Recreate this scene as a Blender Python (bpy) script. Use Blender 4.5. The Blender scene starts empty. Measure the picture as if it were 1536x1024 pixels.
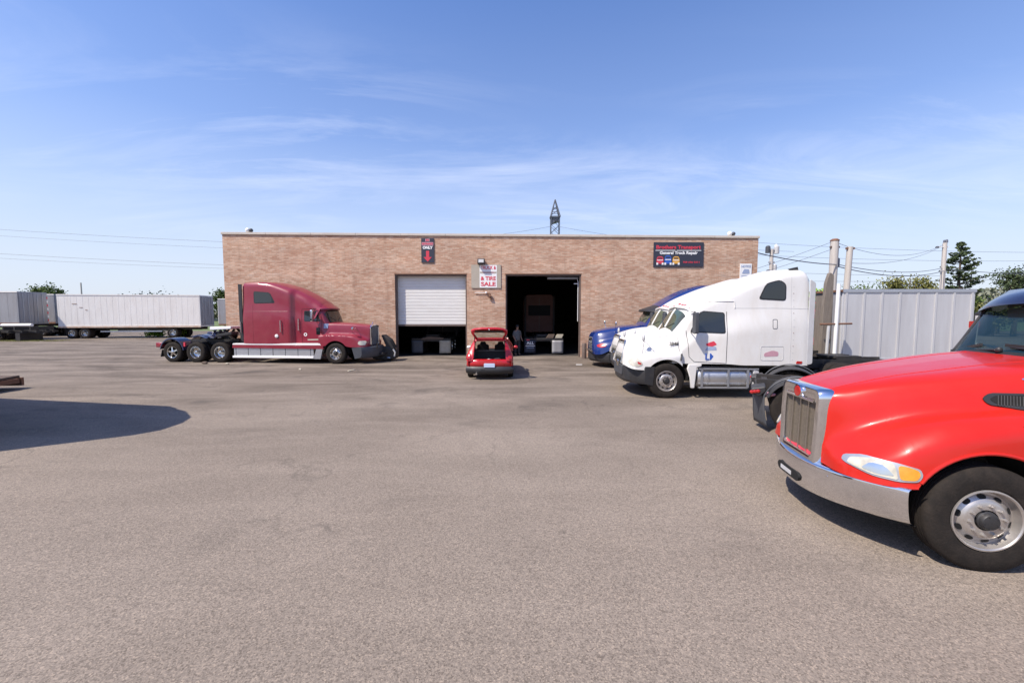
import bpy, bmesh, math, random
from mathutils import Vector, Matrix
random.seed(11)
SC = bpy.context.scene
COL = SC.collection
R = math.radians
PI = math.pi

# ------------------------------------------------------------------ materials
MATS = {}
def nodes_of(name):
    m = bpy.data.materials.new(name); m.use_nodes = True
    nt = m.node_tree
    return m, nt, nt.nodes['Principled BSDF']
def N(nt, t, **k):
    n = nt.nodes.new(t)
    for a, v in k.items(): setattr(n, a, v)
    return n
def ramp(nt, pts, interp='LINEAR'):
    r = N(nt, 'ShaderNodeValToRGB'); cr = r.color_ramp; cr.interpolation = interp
    while len(cr.elements) > 1: cr.elements.remove(cr.elements[-1])
    for i, (p, c) in enumerate(pts):
        e = cr.elements[0] if i == 0 else cr.elements.new(p)
        e.position = p; e.color = (*c, 1) if len(c) == 3 else c
    return r
def mix(nt, fac, a, b, blend='MIX'):
    n = N(nt, 'ShaderNodeMix', data_type='RGBA', blend_type=blend)
    for s, v in ((0, fac), (6, a), (7, b)):
        if hasattr(v, 'is_output'): nt.links.new(v, n.inputs[s])
        elif isinstance(v, (int, float)): n.inputs[s].default_value = v
        else: n.inputs[s].default_value = (*v, 1)
    return n.outputs[2]
def noise(nt, vec, scale, detail=4, rough=.55, dist=0.):
    n = N(nt, 'ShaderNodeTexNoise'); n.inputs['Scale'].default_value = scale
    n.inputs['Detail'].default_value = detail; n.inputs['Roughness'].default_value = rough
    n.inputs['Distortion'].default_value = dist
    if vec is not None: nt.links.new(vec, n.inputs['Vector'])
    return n.outputs['Fac']
def objco(nt, scale=(1, 1, 1), out='Object'):
    tc = N(nt, 'ShaderNodeTexCoord'); mp = N(nt, 'ShaderNodeMapping')
    nt.links.new(tc.outputs[out], mp.inputs['Vector']); mp.inputs['Scale'].default_value = scale
    return mp.outputs['Vector']
def mat(name, col, rough=.5, metal=0., var=.12, vscale=6., dirt=0., dirtcol=(.16, .12, .09), coat=0., bump=0., bscale=40., stretch=(1, 1, 1), spec=.5):
    if name in MATS: return MATS[name]
    m, nt, b = nodes_of(name)
    v = objco(nt, stretch)
    nf = noise(nt, v, vscale, 5)
    lo = tuple(max(0, c*(1-var)) for c in col); hi = tuple(min(1, c*(1+var)) for c in col)
    c = mix(nt, nf, lo, hi)
    rr = noise(nt, v, vscale*2.3, 4)
    if dirt > 0:
        d = ramp(nt, [(.42, (0, 0, 0)), (.75, (dirt,)*3)]); nt.links.new(noise(nt, v, vscale*.8, 8, .68, .4), d.inputs[0])
        c = mix(nt, d.outputs[0], c, dirtcol)
    nt.links.new(c, b.inputs['Base Color'])
    mr = N(nt, 'ShaderNodeMapRange'); nt.links.new(rr, mr.inputs[0])
    mr.inputs[3].default_value = max(.02, rough*.75); mr.inputs[4].default_value = min(1, rough*1.25)
    nt.links.new(mr.outputs[0], b.inputs['Roughness'])
    b.inputs['Metallic'].default_value = metal
    b.inputs['Coat Weight'].default_value = coat; b.inputs['Coat Roughness'].default_value = .06
    b.inputs['Specular IOR Level'].default_value = spec
    if bump > 0:
        bp = N(nt, 'ShaderNodeBump'); bp.inputs['Strength'].default_value = bump; bp.inputs['Distance'].default_value = .02
        nt.links.new(noise(nt, v, bscale, 4), bp.inputs['Height']); nt.links.new(bp.outputs[0], b.inputs['Normal'])
    MATS[name] = m
    return m
def glass_mat(name, col, alpha):
    """tinted pane: part mirror, part clear"""
    if name in MATS: return MATS[name]
    m, nt, b = nodes_of(name)
    b.inputs['Base Color'].default_value = (*col, 1); b.inputs['Roughness'].default_value = .04
    b.inputs['Specular IOR Level'].default_value = .8
    tr = N(nt, 'ShaderNodeBsdfTransparent'); tr.inputs[0].default_value = (.75, .85, .84, 1)
    mx = N(nt, 'ShaderNodeMixShader'); mx.inputs[0].default_value = alpha
    nt.links.new(tr.outputs[0], mx.inputs[1]); nt.links.new(b.outputs[0], mx.inputs[2])
    nt.links.new(mx.outputs[0], nt.nodes['Material Output'].inputs[0])
    MATS[name] = m
    return m

def asphalt_mat():
    m, nt, b = nodes_of('asphalt')
    v = objco(nt)
    vs = objco(nt, (.35, 1.3, 1))
    c = mix(nt, noise(nt, v, .22, 6, .6), (.213, .173, .138), (.318, .266, .219))
    # darker travelled lanes and repair streaks, mostly nearer the building
    sep = N(nt, 'ShaderNodeSeparateXYZ'); nt.links.new(v, sep.inputs[0])
    far = N(nt, 'ShaderNodeMapRange'); nt.links.new(sep.outputs[1], far.inputs[0])
    far.inputs[1].default_value = 5; far.inputs[2].default_value = 20; far.inputs[3].default_value = .22; far.inputs[4].default_value = .95
    st = ramp(nt, [(.36, (0, 0, 0)), (.62, (1, 1, 1))]); nt.links.new(noise(nt, vs, .55, 9, .68, .5), st.inputs[0])
    mu = N(nt, 'ShaderNodeMath', operation='MULTIPLY'); nt.links.new(st.outputs[0], mu.inputs[0]); nt.links.new(far.outputs[0], mu.inputs[1])
    c = mix(nt, mu.outputs[0], c, (.100, .080, .063))
    # oil stains
    oil = ramp(nt, [(.57, (0, 0, 0)), (.70, (.85,)*3)]); nt.links.new(noise(nt, objco(nt, (.7, 1, 1)), .75, 7, .62, .6), oil.inputs[0])
    mo = N(nt, 'ShaderNodeMath', operation='MULTIPLY'); nt.links.new(oil.outputs[0], mo.inputs[0]); nt.links.new(far.outputs[0], mo.inputs[1])
    c = mix(nt, mo.outputs[0], c, (.055, .049, .045))
    # rusty, sandy patches
    ru = ramp(nt, [(.60, (0, 0, 0)), (.78, (.55,)*3)]); nt.links.new(noise(nt, objco(nt, (.4, 1, 1)), .33, 8, .7), ru.inputs[0])
    c = mix(nt, ru.outputs[0], c, (.36, .285, .215))
    # faint curved tyre tracks swung across the lot
    for cx, cy, rads in ((-16.0, 2.0, (14.2, 16.2, 17.0, 19.1)), (14.0, 24.0, (15.5, 17.4, 20.3))):
        sb = N(nt, 'ShaderNodeVectorMath', operation='DISTANCE'); nt.links.new(v, sb.inputs[0]); sb.inputs[1].default_value = (cx, cy, 0)
        for rd in rads:
            df = N(nt, 'ShaderNodeMath', operation='COMPARE'); nt.links.new(sb.outputs['Value'], df.inputs[0]); df.inputs[1].default_value = rd; df.inputs[2].default_value = .16
            tn = ramp(nt, [(.45, (0, 0, 0)), (.72, (.17,)*3)]); nt.links.new(noise(nt, v, 1.6, 8, .75), tn.inputs[0])
            mt = N(nt, 'ShaderNodeMath', operation='MULTIPLY'); nt.links.new(df.outputs[0], mt.inputs[0]); nt.links.new(tn.outputs[0], mt.inputs[1])
            c = mix(nt, mt.outputs[0], c, (.11, .09, .075))
    # oil drips
    vd = N(nt, 'ShaderNodeTexVoronoi'); vd.inputs['Scale'].default_value = 1.3; nt.links.new(v, vd.inputs['Vector'])
    dr_ = ramp(nt, [(0, (1, 1, 1)), (.035, (.8,)*3), (.07, (0, 0, 0))]); nt.links.new(vd.outputs['Distance'], dr_.inputs[0])
    dm = ramp(nt, [(.50, (0, 0, 0)), (.60, (.6,)*3)]); nt.links.new(noise(nt, v, .3, 3), dm.inputs[0])
    dd = N(nt, 'ShaderNodeMath', operation='MULTIPLY'); nt.links.new(dr_.outputs[0], dd.inputs[0]); nt.links.new(dm.outputs[0], dd.inputs[1])
    c = mix(nt, dd.outputs[0], c, (.05, .043, .037))
    # aggregate
    vo = N(nt, 'ShaderNodeTexVoronoi'); vo.inputs['Scale'].default_value = 95; nt.links.new(v, vo.inputs['Vector'])
    hs = N(nt, 'ShaderNodeSeparateColor'); nt.links.new(vo.outputs['Color'], hs.inputs[0])
    ag = ramp(nt, [(0, (.58, .57, .56)), (.35, (.88, .88, .88)), (.85, (1.1, 1.09, 1.07)), (1, (1.4, 1.36, 1.3))]); nt.links.new(hs.outputs[0], ag.inputs[0])
    c = mix(nt, 1, c, ag.outputs[0], 'MULTIPLY')
    gr = ramp(nt, [(.3, (.70,)*3), (.52, (1,)*3), (.75, (1.16,)*3)]); nt.links.new(noise(nt, v, 22, 6, .75), gr.inputs[0])
    c = mix(nt, .75, c, gr.outputs[0], 'MULTIPLY')
    # cracks
    wob = N(nt, 'ShaderNodeTexNoise'); wob.inputs['Scale'].default_value = 1.6; wob.inputs['Detail'].default_value = 8; nt.links.new(v, wob.inputs['Vector'])
    add = N(nt, 'ShaderNodeVectorMath', operation='MULTIPLY_ADD'); nt.links.new(wob.outputs['Color'], add.inputs[0]); add.inputs[1].default_value = (1.1,)*3; nt.links.new(v, add.inputs[2])
    vc = N(nt, 'ShaderNodeTexVoronoi', feature='DISTANCE_TO_EDGE'); vc.inputs['Scale'].default_value = .33; nt.links.new(add.outputs[0], vc.inputs['Vector'])
    cr = ramp(nt, [(0, (1, 1, 1)), (.007, (.55,)*3), (.014, (0, 0, 0))]); nt.links.new(vc.outputs['Distance'], cr.inputs[0])
    br = ramp(nt, [(.47, (0, 0, 0)), (.62, (1, 1, 1))]); nt.links.new(noise(nt, v, .5, 5), br.inputs[0])
    mc = N(nt, 'ShaderNodeMath', operation='MULTIPLY'); nt.links.new(cr.outputs[0], mc.inputs[0]); nt.links.new(br.outputs[0], mc.inputs[1])
    m2 = N(nt, 'ShaderNodeMath', operation='MULTIPLY'); nt.links.new(mc.outputs[0], m2.inputs[0]); m2.inputs[1].default_value = .38
    c = mix(nt, m2.outputs[0], c, (.05, .045, .04))
    nt.links.new(c, b.inputs['Base Color'])
    b.inputs['Roughness'].default_value = .88; b.inputs['Specular IOR Level'].default_value = .25
    bp = N(nt, 'ShaderNodeBump'); bp.inputs['Strength'].default_value = .55; bp.inputs['Distance'].default_value = .012
    nt.links.new(noise(nt, v, 60, 6, .7), bp.inputs['Height']); nt.links.new(bp.outputs[0], b.inputs['Normal'])
    return m

def brick_mat():
    m, nt, b = nodes_of('brick')
    v = objco(nt)
    sep = N(nt, 'ShaderNodeSeparateXYZ'); nt.links.new(v, sep.inputs[0])
    ad = N(nt, 'ShaderNodeMath', operation='ADD'); nt.links.new(sep.outputs[0], ad.inputs[0]); nt.links.new(sep.outputs[1], ad.inputs[1])
    cb = N(nt, 'ShaderNodeCombineXYZ'); nt.links.new(ad.outputs[0], cb.inputs[0]); nt.links.new(sep.outputs[2], cb.inputs[1])
    bt = N(nt, 'ShaderNodeTexBrick'); nt.links.new(cb.outputs[0], bt.inputs['Vector'])
    bt.inputs['Scale'].default_value = 1; bt.inputs['Brick Width'].default_value = .26; bt.inputs['Row Height'].default_value = .078
    bt.inputs['Mortar Size'].default_value = .009; bt.inputs['Mortar Smooth'].default_value = .3; bt.inputs['Bias'].default_value = -.1
    bt.inputs['Color1'].default_value = (.50, .29, .195, 1); bt.inputs['Color2'].default_value = (.66, .48, .36, 1)
    bt.inputs['Mortar'].default_value = (.45, .36, .275, 1)
    mp = N(nt, 'ShaderNodeMapping'); nt.links.new(cb.outputs[0], mp.inputs[0]); mp.inputs['Scale'].default_value = (2.2, 11, 1)
    ra = ramp(nt, [(.27, (.58, .52, .50)), (.5, (1, 1, 1)), (.75, (1.24, 1.23, 1.22))]); nt.links.new(noise(nt, mp.outputs[0], 1.5, 6, .75), ra.inputs[0])
    c = mix(nt, .85, bt.outputs['Color'], ra.outputs[0], 'MULTIPLY')
    mp2 = N(nt, 'ShaderNodeMapping'); nt.links.new(cb.outputs[0], mp2.inputs[0]); mp2.inputs['Scale'].default_value = (.35, 1.0, 1)
    rb = ramp(nt, [(.35, (.86, .82, .80)), (.6, (1.04, 1.02, 1.0)), (.75, (1.14, 1.04, .96))]); nt.links.new(noise(nt, mp2.outputs[0], 1.2, 5, .6), rb.inputs[0])
    c = mix(nt, 1, c, rb.outputs[0], 'MULTIPLY')
    # greyish weathering and whitish efflorescence
    w = ramp(nt, [(.55, (0, 0, 0)), (.8, (.55,)*3)]); nt.links.new(noise(nt, mp2.outputs[0], 2.1, 8, .7), w.inputs[0])
    c = mix(nt, w.outputs[0], c, (.47, .41, .36))
    mp3 = N(nt, 'ShaderNodeMapping'); nt.links.new(cb.outputs[0], mp3.inputs[0]); mp3.inputs['Scale'].default_value = (2.2, .16, 1)
    sr = ramp(nt, [(.52, (1, 1, 1)), (.75, (.74, .70, .68))]); nt.links.new(noise(nt, mp3.outputs[0], 1.0, 6, .65), sr.inputs[0])
    c = mix(nt, .8, c, sr.outputs[0], 'MULTIPLY')
    nt.links.new(c, b.inputs['Base Color']); b.inputs['Roughness'].default_value = .9; b.inputs['Specular IOR Level'].default_value = .2
    bp = N(nt, 'ShaderNodeBump'); bp.inputs['Strength'].default_value = .6; bp.inputs['Distance'].default_value = .012
    nt.links.new(bt.outputs['Fac'], bp.inputs['Height']); bp.invert = True; nt.links.new(bp.outputs[0], b.inputs['Normal'])
    return m
def leaf_mat(name, a, c):
    m, nt, b = nodes_of(name)
    oi = N(nt, 'ShaderNodeNewGeometry'); rp = ramp(nt, [(0, a), (1, c)])
    nt.links.new(oi.outputs['Random Per Island'], rp.inputs[0]); nt.links.new(rp.outputs[0], b.inputs['Base Color'])
    b.inputs['Roughness'].default_value = .6; b.inputs['Specular IOR Level'].default_value = .25
    return m

M = {}
M['asphalt'] = asphalt_mat(); M['brick'] = brick_mat()
M['red'] = mat('red_paint', (.50, .016, .009), .32, 0, .06, 2.0, .12, (.30, .05, .04), coat=.35, spec=.25)
M['maroon'] = mat('maroon_paint', (.235, .018, .036), .34, 0, .14, 2.2, .22, (.30, .10, .09), coat=.35)
M['white'] = mat('white_paint', (.70, .685, .655), .38, 0, .03, 2, .34, (.50, .43, .33), coat=.2, stretch=(1.6, 1.6, .45))
M['blue'] = mat('blue_paint', (.006, .024, .14), .25, 0, .12, 2, .08, (.05, .06, .1), coat=.6)
M['navy'] = mat('navy_paint', (.010, .014, .05), .22, 0, .1, 3, .1, (.06, .06, .09), coat=.5)
M['carred'] = mat('car_red_paint', (.46, .010, .015), .28, 0, .05, 3, .08, (.3, .1, .09), coat=.6)
M['chrome'] = mat('chrome', (.78, .78, .79), .07, 1, .04, 5, .12, (.32, .28, .23))
M['dullchrome'] = mat('worn_chrome', (.66, .65, .62), .2, 1, .08, 5, .3, (.30, .25, .2))
M['alu'] = mat('aluminium', (.55, .56, .58), .42, .8, .06, 4, .2, (.35, .33, .31))
M['rim'] = mat('painted_steel_rim', (.50, .47, .44), .36, .7, .1, 8, .35, (.26, .2, .15))
M['rubber'] = mat('tyre_rubber', (.019, .016, .014), .92, 0, .25, 9, .4, (.062, .047, .037), bump=.25, bscale=60, spec=.2)
M['blackplastic'] = mat('black_plastic', (.022, .022, .024), .5, 0, .2, 6, .3, (.07, .062, .055))
M['greyplastic'] = mat('grey_plastic', (.055, .06, .07), .55, 0, .15, 6, .3, (.10, .09, .08))
M['frame'] = mat('chassis_black', (.018, .017, .017), .6, 0, .3, 5, .5, (.065, .05, .04))
M['darkhole'] = mat('dark_recess', (.006, .006, .006), .9, 0, .1)
M['mesh'] = mat('grille_mesh', (.19, .155, .115), .65, .25, .35, 45, .5, (.07, .055, .04), bump=.9, bscale=160)
M['darkglass'] = mat('dark_tinted_glass', (.012, .014, .015), .045, 0, .2, 2, .15, (.03, .035, .03), spec=.9)
M['greenglass'] = mat('green_reflection_glass', (.05, .075, .05), .05, 0, .9, 2.6, .5, (.10, .06, .05), spec=.9)  # mottled green in the colour stands in for reflections on the panes
M['clearglass'] = glass_mat('clear_glass', (.03, .035, .035), .28)
M['windshield'] = glass_mat('teal_windshield_glass', (.012, .04, .055), .5)
M['lens'] = mat('headlamp_lens', (.60, .56, .46), .14, .15, .4, 14, .5, (.34, .30, .22), coat=.3)
M['amber'] = mat('amber_lens', (.75, .27, .02), .2, 0, .35, 14, .2, (.85, .5, .08), coat=.8)
M['redlens'] = mat('red_lens', (.42, .015, .012), .22, 0, .2, 10, coat=.6)
M['lightgrey'] = mat('light_grey', (.50, .50, .50), .5, 0, .08, 4, .3, (.3, .27, .24))
M['trailerwhite'] = mat('trailer_white', (.80, .77, .72), .5, 0, .05, 1.2, .25, (.50, .40, .31), stretch=(2.2, 2.2, .5))
M['trailergrey'] = mat('trailer_grey', (.30, .30, .31), .55, .1, .2, 1.4, .45, (.2, .17, .15), stretch=(2, 2, .5))
M['boxgrey'] = mat('box_body_aluminium', (.54, .535, .535), .5, .2, .12, 1.5, .35, (.36, .34, .33), stretch=(2.5, 2.5, .35))
M['rust'] = mat('rusty_steel', (.22, .11, .065), .8, .1, .5, 5, .6, (.10, .06, .045), bump=.4)
M['wood'] = mat('weathered_wood', (.125, .088, .066), .9, 0, .4, 6, .5, (.06, .045, .036), bump=.6, stretch=(.6, 6, 6))
M['plank'] = mat('weathered_grey_brown_plank', (.20, .17, .14), .9, 0, .35, 4, .5, (.10, .075, .06), stretch=(5, 5, .6))
M['pole'] = mat('grey_pole_wood', (.50, .46, .42), .85, 0, .2, 3, .4, (.33, .28, .24), stretch=(4, 4, .4))
M['galv'] = mat('galvanised_steel', (.52, .53, .54), .5, .5, .12, 5, .2)
M['wire'] = mat('cable', (.10, .11, .14), .6, 0, .1)
M['coping'] = mat('coping_limestone', (.56, .50, .43), .8, 0, .15, 2.5, .4, (.34, .28, .22), stretch=(.6, 2, 2))
M['steelbrown'] = mat('brown_steel_frame', (.12, .085, .07), .7, 0, .25, 5, .4, (.2, .15, .12))
M['rolldoor'] = mat('roller_door_white', (.70, .68, .64), .5, 0, .05, 2.5, .3, (.52, .47, .41), stretch=(.7, 1, 3))
M['signnavy'] = mat('sign_dark_navy', (.028, .032, .05), .55, 0, .15, 3, .2, (.05, .05, .06))
M['signred'] = mat('sign_red', (.62, .045, .075), .5, 0, .1)
M['signpink'] = mat('sign_faded_pink', (.50, .27, .32), .55, 0, .2, 10)
M['signwhite'] = mat('sign_white', (.80, .79, .77), .5, 0, .05)
M['signblue'] = mat('sign_blue', (.03, .10, .42), .5, 0, .15)
M['signyellow'] = mat('sign_yellow', (.70, .36, .06), .5, 0, .2)
M['faintblue'] = mat('faded_blue_print', (.30, .36, .50), .6, 0, .2, 10)
M['board'] = mat('weathered_board', (.42, .37, .30), .75, 0, .1, 3, .35, (.3, .25, .2))
M['inwall'] = mat('dark_block_wall', (.035, .03, .028), .9, 0, .3, 2)  # one plain very dark tone for surfaces inside the garage
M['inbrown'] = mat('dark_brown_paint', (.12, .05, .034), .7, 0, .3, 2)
M['beige'] = mat('beige_panel', (.44, .40, .31), .6, 0, .15, 5, .4, (.2, .16, .12))
M['concrete'] = mat('concrete', (.34, .31, .28), .9, 0, .2, 3, .4, (.2, .17, .14))
M['bark'] = mat('bark', (.09, .068, .05), .9, 0, .4, 8, bump=.5)
M['grass'] = mat('grass_ground', (.10, .14, .035), .9, 0, .45, 2.5, .4, (.22, .2, .09))
M['plate'] = mat('licence_plate', (.50, .58, .74), .4, 0, .15, 12)
M['interior'] = mat('cab_interior', (.028, .028, .03), .8, 0, .2)
M['seat'] = mat('seat_grey', (.12, .12, .125), .85, 0, .2)
M['leafA'] = leaf_mat('leaf_green', (.035, .065, .012), (.12, .17, .04))
M['leafB'] = leaf_mat('leaf_olive', (.06, .07, .015), (.20, .19, .05))
M['leafC'] = leaf_mat('needle_dark', (.024, .044, .018), (.075, .10, .04))
M['leafD'] = leaf_mat('leaf_bright', (.09, .19, .02), (.24, .38, .06))
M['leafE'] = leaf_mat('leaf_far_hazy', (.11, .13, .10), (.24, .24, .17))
M['bloom'] = leaf_mat('blossom_red', (.5, .02, .05), (.75, .06, .08))

# ------------------------------------------------------------------ mesh helpers
class MB:
    def __init__(s): s.v = []; s.f = []; s.mi = []; s.cur = 0
    def add(s, vs, fs):
        o = len(s.v); s.v += [tuple(p) for p in vs]; s.f += [tuple(i+o for i in f) for f in fs]; s.mi += [s.cur]*len(fs); return s
    def box(s, x0, x1, y0, y1, z0, z1, m=None):
        vs = [(x, y, z) for x in (x0, x1) for y in (y0, y1) for z in (z0, z1)]
        if m: vs = [m @ Vector(p) for p in vs]
        return s.add(vs, [(0, 1, 3, 2), (4, 6, 7, 5), (0, 4, 5, 1), (2, 3, 7, 6), (0, 2, 6, 4), (1, 5, 7, 3)])
    def bar(s, p, q, w, h=None, up=(0, 0, 1)):
        p, q = Vector(p), Vector(q); h = h or w; d = (q-p).normalized(); u = Vector(up)
        if abs(d.dot(u)) > .98: u = Vector((1, 0, 0))
        a = d.cross(u).normalized()*w/2; b = a.cross(d).normalized()*h/2
        vs = [c+i*a+j*b for c in (p, q) for i in (-1, 1) for j in (-1, 1)]
        return s.add(vs, [(0, 1, 3, 2), (4, 6, 7, 5), (0, 4, 5, 1), (2, 3, 7, 6), (0, 2, 6, 4), (1, 5, 7, 3)])
    def tube(s, pts, r, n=8, closed=False):
        pts = [Vector(p) for p in pts]; L = len(pts); rs = r if isinstance(r, (list, tuple)) else [r]*L
        rings = []; prev = None
        for i, p in enumerate(pts):
            a = pts[i-1] if (i > 0 or closed) else p; c = pts[(i+1) % L] if (i < L-1 or closed) else p
            d = (c-a).normalized()
            if prev is None:
                u = Vector((0, 0, 1)) if abs(d.z) < .9 else Vector((1, 0, 0)); prev = d.cross(u).normalized()
            prev = (prev - d*prev.dot(d)).normalized(); b = d.cross(prev)
            rings.append([p+(prev*math.cos(2*PI*k/n)+b*math.sin(2*PI*k/n))*rs[i] for k in range(n)])
        vs = [q for rg in rings for q in rg]; fs = []
        for i in range(L if closed else L-1):
            j = (i+1) % L
            for k in range(n): fs.append((i*n+k, i*n+(k+1) % n, j*n+(k+1) % n, j*n+k))
        if not closed: fs += [tuple(range(n))[::-1], tuple((L-1)*n+k for k in range(n))]
        return s.add(vs, fs)
    def lathe(s, prof, n=40, axis='y', c=(0, 0, 0), cap=False):
        vs = []; fs = []; P = len(prof)
        for k in range(n):
            a = 2*PI*k/n
            for r, t in prof:
                x, z = r*math.cos(a), r*math.sin(a)
                p = (x, t, z) if axis == 'y' else ((x, z, t) if axis == 'z' else (t, x, z))
                vs.append((p[0]+c[0], p[1]+c[1], p[2]+c[2]))
        for k in range(n):
            j = (k+1) % n
            for i in range(P-1): fs.append((k*P+i, j*P+i, j*P+i+1, k*P+i+1))
        if cap: fs += [tuple(k*P for k in range(n)), tuple(k*P+P-1 for k in range(n))]
        return s.add(vs, fs)
    def prism(s, poly, axis, a0, a1):
        def p3(q, a): return (a, q[0], q[1]) if axis == 'x' else ((q[0], a, q[1]) if axis == 'y' else (q[0], q[1], a))
        n = len(poly); vs = [p3(q, a0) for q in poly]+[p3(q, a1) for q in poly]
        fs = [tuple(range(n)), tuple(range(2*n-1, n-1, -1))]+[(i, (i+1) % n, n+(i+1) % n, n+i) for i in range(n)]
        return s.add(vs, fs)
    def grid(s, rows, closed=False):
        w = len(rows[0]); vs = [p for r in rows for p in r]; fs = []
        for i in range(len(rows)-1):
            for k in range(w if closed else w-1):
                k2 = (k+1) % w; fs.append((i*w+k, i*w+k2, (i+1)*w+k2, (i+1)*w+k))
        return s.add(vs, fs)
    def sphere(s, c, r, n=16, sq=(1, 1, 1)):
        rows = []
        for i in range(n//2+1):
            t = PI*i/(n//2)
            rows.append([(c[0]+r*sq[0]*math.sin(t)*math.cos(2*PI*k/n), c[1]+r*sq[1]*math.sin(t)*math.sin(2*PI*k/n), c[2]+r*sq[2]*math.cos(t)) for k in range(n)])
        return s.grid(rows, True)
    def build(s, name, m, parent=None, smooth=32, bevel=0, loc=None, rot=None, weld=True, solid=0):
        me = bpy.data.meshes.new(name); me.from_pydata(s.v, [], s.f)
        if s.cur: me.polygons.foreach_set('material_index', s.mi)
        bm = bmesh.new(); bm.from_mesh(me)
        if weld: bmesh.ops.remove_doubles(bm, verts=bm.verts, dist=1e-5)
        bmesh.ops.recalc_face_normals(bm, faces=bm.faces)
        bm.to_mesh(me); bm.free()
        for mm in (m if isinstance(m, (list, tuple)) else [m]): me.materials.append(M[mm] if isinstance(mm, str) else mm)
        if smooth:
            me.polygons.foreach_set('use_smooth', [True]*len(me.polygons)); me.set_sharp_from_angle(angle=R(smooth))
        o = bpy.data.objects.new(name, me); COL.objects.link(o)
        if parent: o.parent = parent
        if loc: o.location = loc
        if rot: o.rotation_euler = rot
        if bevel:
            b = o.modifiers.new('bevel', 'BEVEL'); b.width = bevel; b.segments = 2; b.limit_method = 'ANGLE'; b.angle_limit = R(40); b.harden_normals = False
        if solid:
            so = o.modifiers.new('thickness', 'SOLIDIFY'); so.thickness = solid; so.offset = -1
        return o
def tag(o, label=None, cat=None, group=None, kind=None):
    if label: o['label'] = label
    if cat: o['category'] = cat
    if group: o['group'] = group
    if kind: o['kind'] = kind
    return o
def thing(name, label, cat, loc=(0, 0, 0), rz=0, group=None):
    o = bpy.data.objects.new(name, None); o.empty_display_size = .3; COL.objects.link(o)
    o.location = loc; o.rotation_euler = (0, 0, rz)
    return tag(o, label, cat, group)
def copy_tree(o, parent=None):
    c = o.copy(); COL.objects.link(c); c.parent = parent
    for ch in list(o.children): copy_tree(ch, c)
    return c
def lettering(body, size, m, parent, loc, rot, width=None, bold=.0, align='CENTER', name='lettering', shear=0):
    cu = bpy.data.curves.new('t', 'FONT'); cu.body = body; cu.size = size; cu.align_x = align; cu.align_y = 'CENTER'
    cu.extrude = .003; cu.offset = bold; cu.shear = shear; cu.resolution_u = 3
    o = bpy.data.objects.new('t', cu); COL.objects.link(o)
    dg = bpy.context.evaluated_depsgraph_get(); dg.update()
    me = bpy.data.meshes.new_from_object(o.evaluated_get(dg)); bpy.data.objects.remove(o); bpy.data.curves.remove(cu)
    me.materials.clear(); me.materials.append(M[m])
    q = bpy.data.objects.new(name, me); COL.objects.link(q); q.parent = parent; q.location = loc; q.rotation_euler = rot
    if width and me.vertices:
        xs = [v.co.x for v in me.vertices]; w = max(xs)-min(xs)
        if w > 0:
            for v in me.vertices: v.co.x *= width/w
    return q

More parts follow.
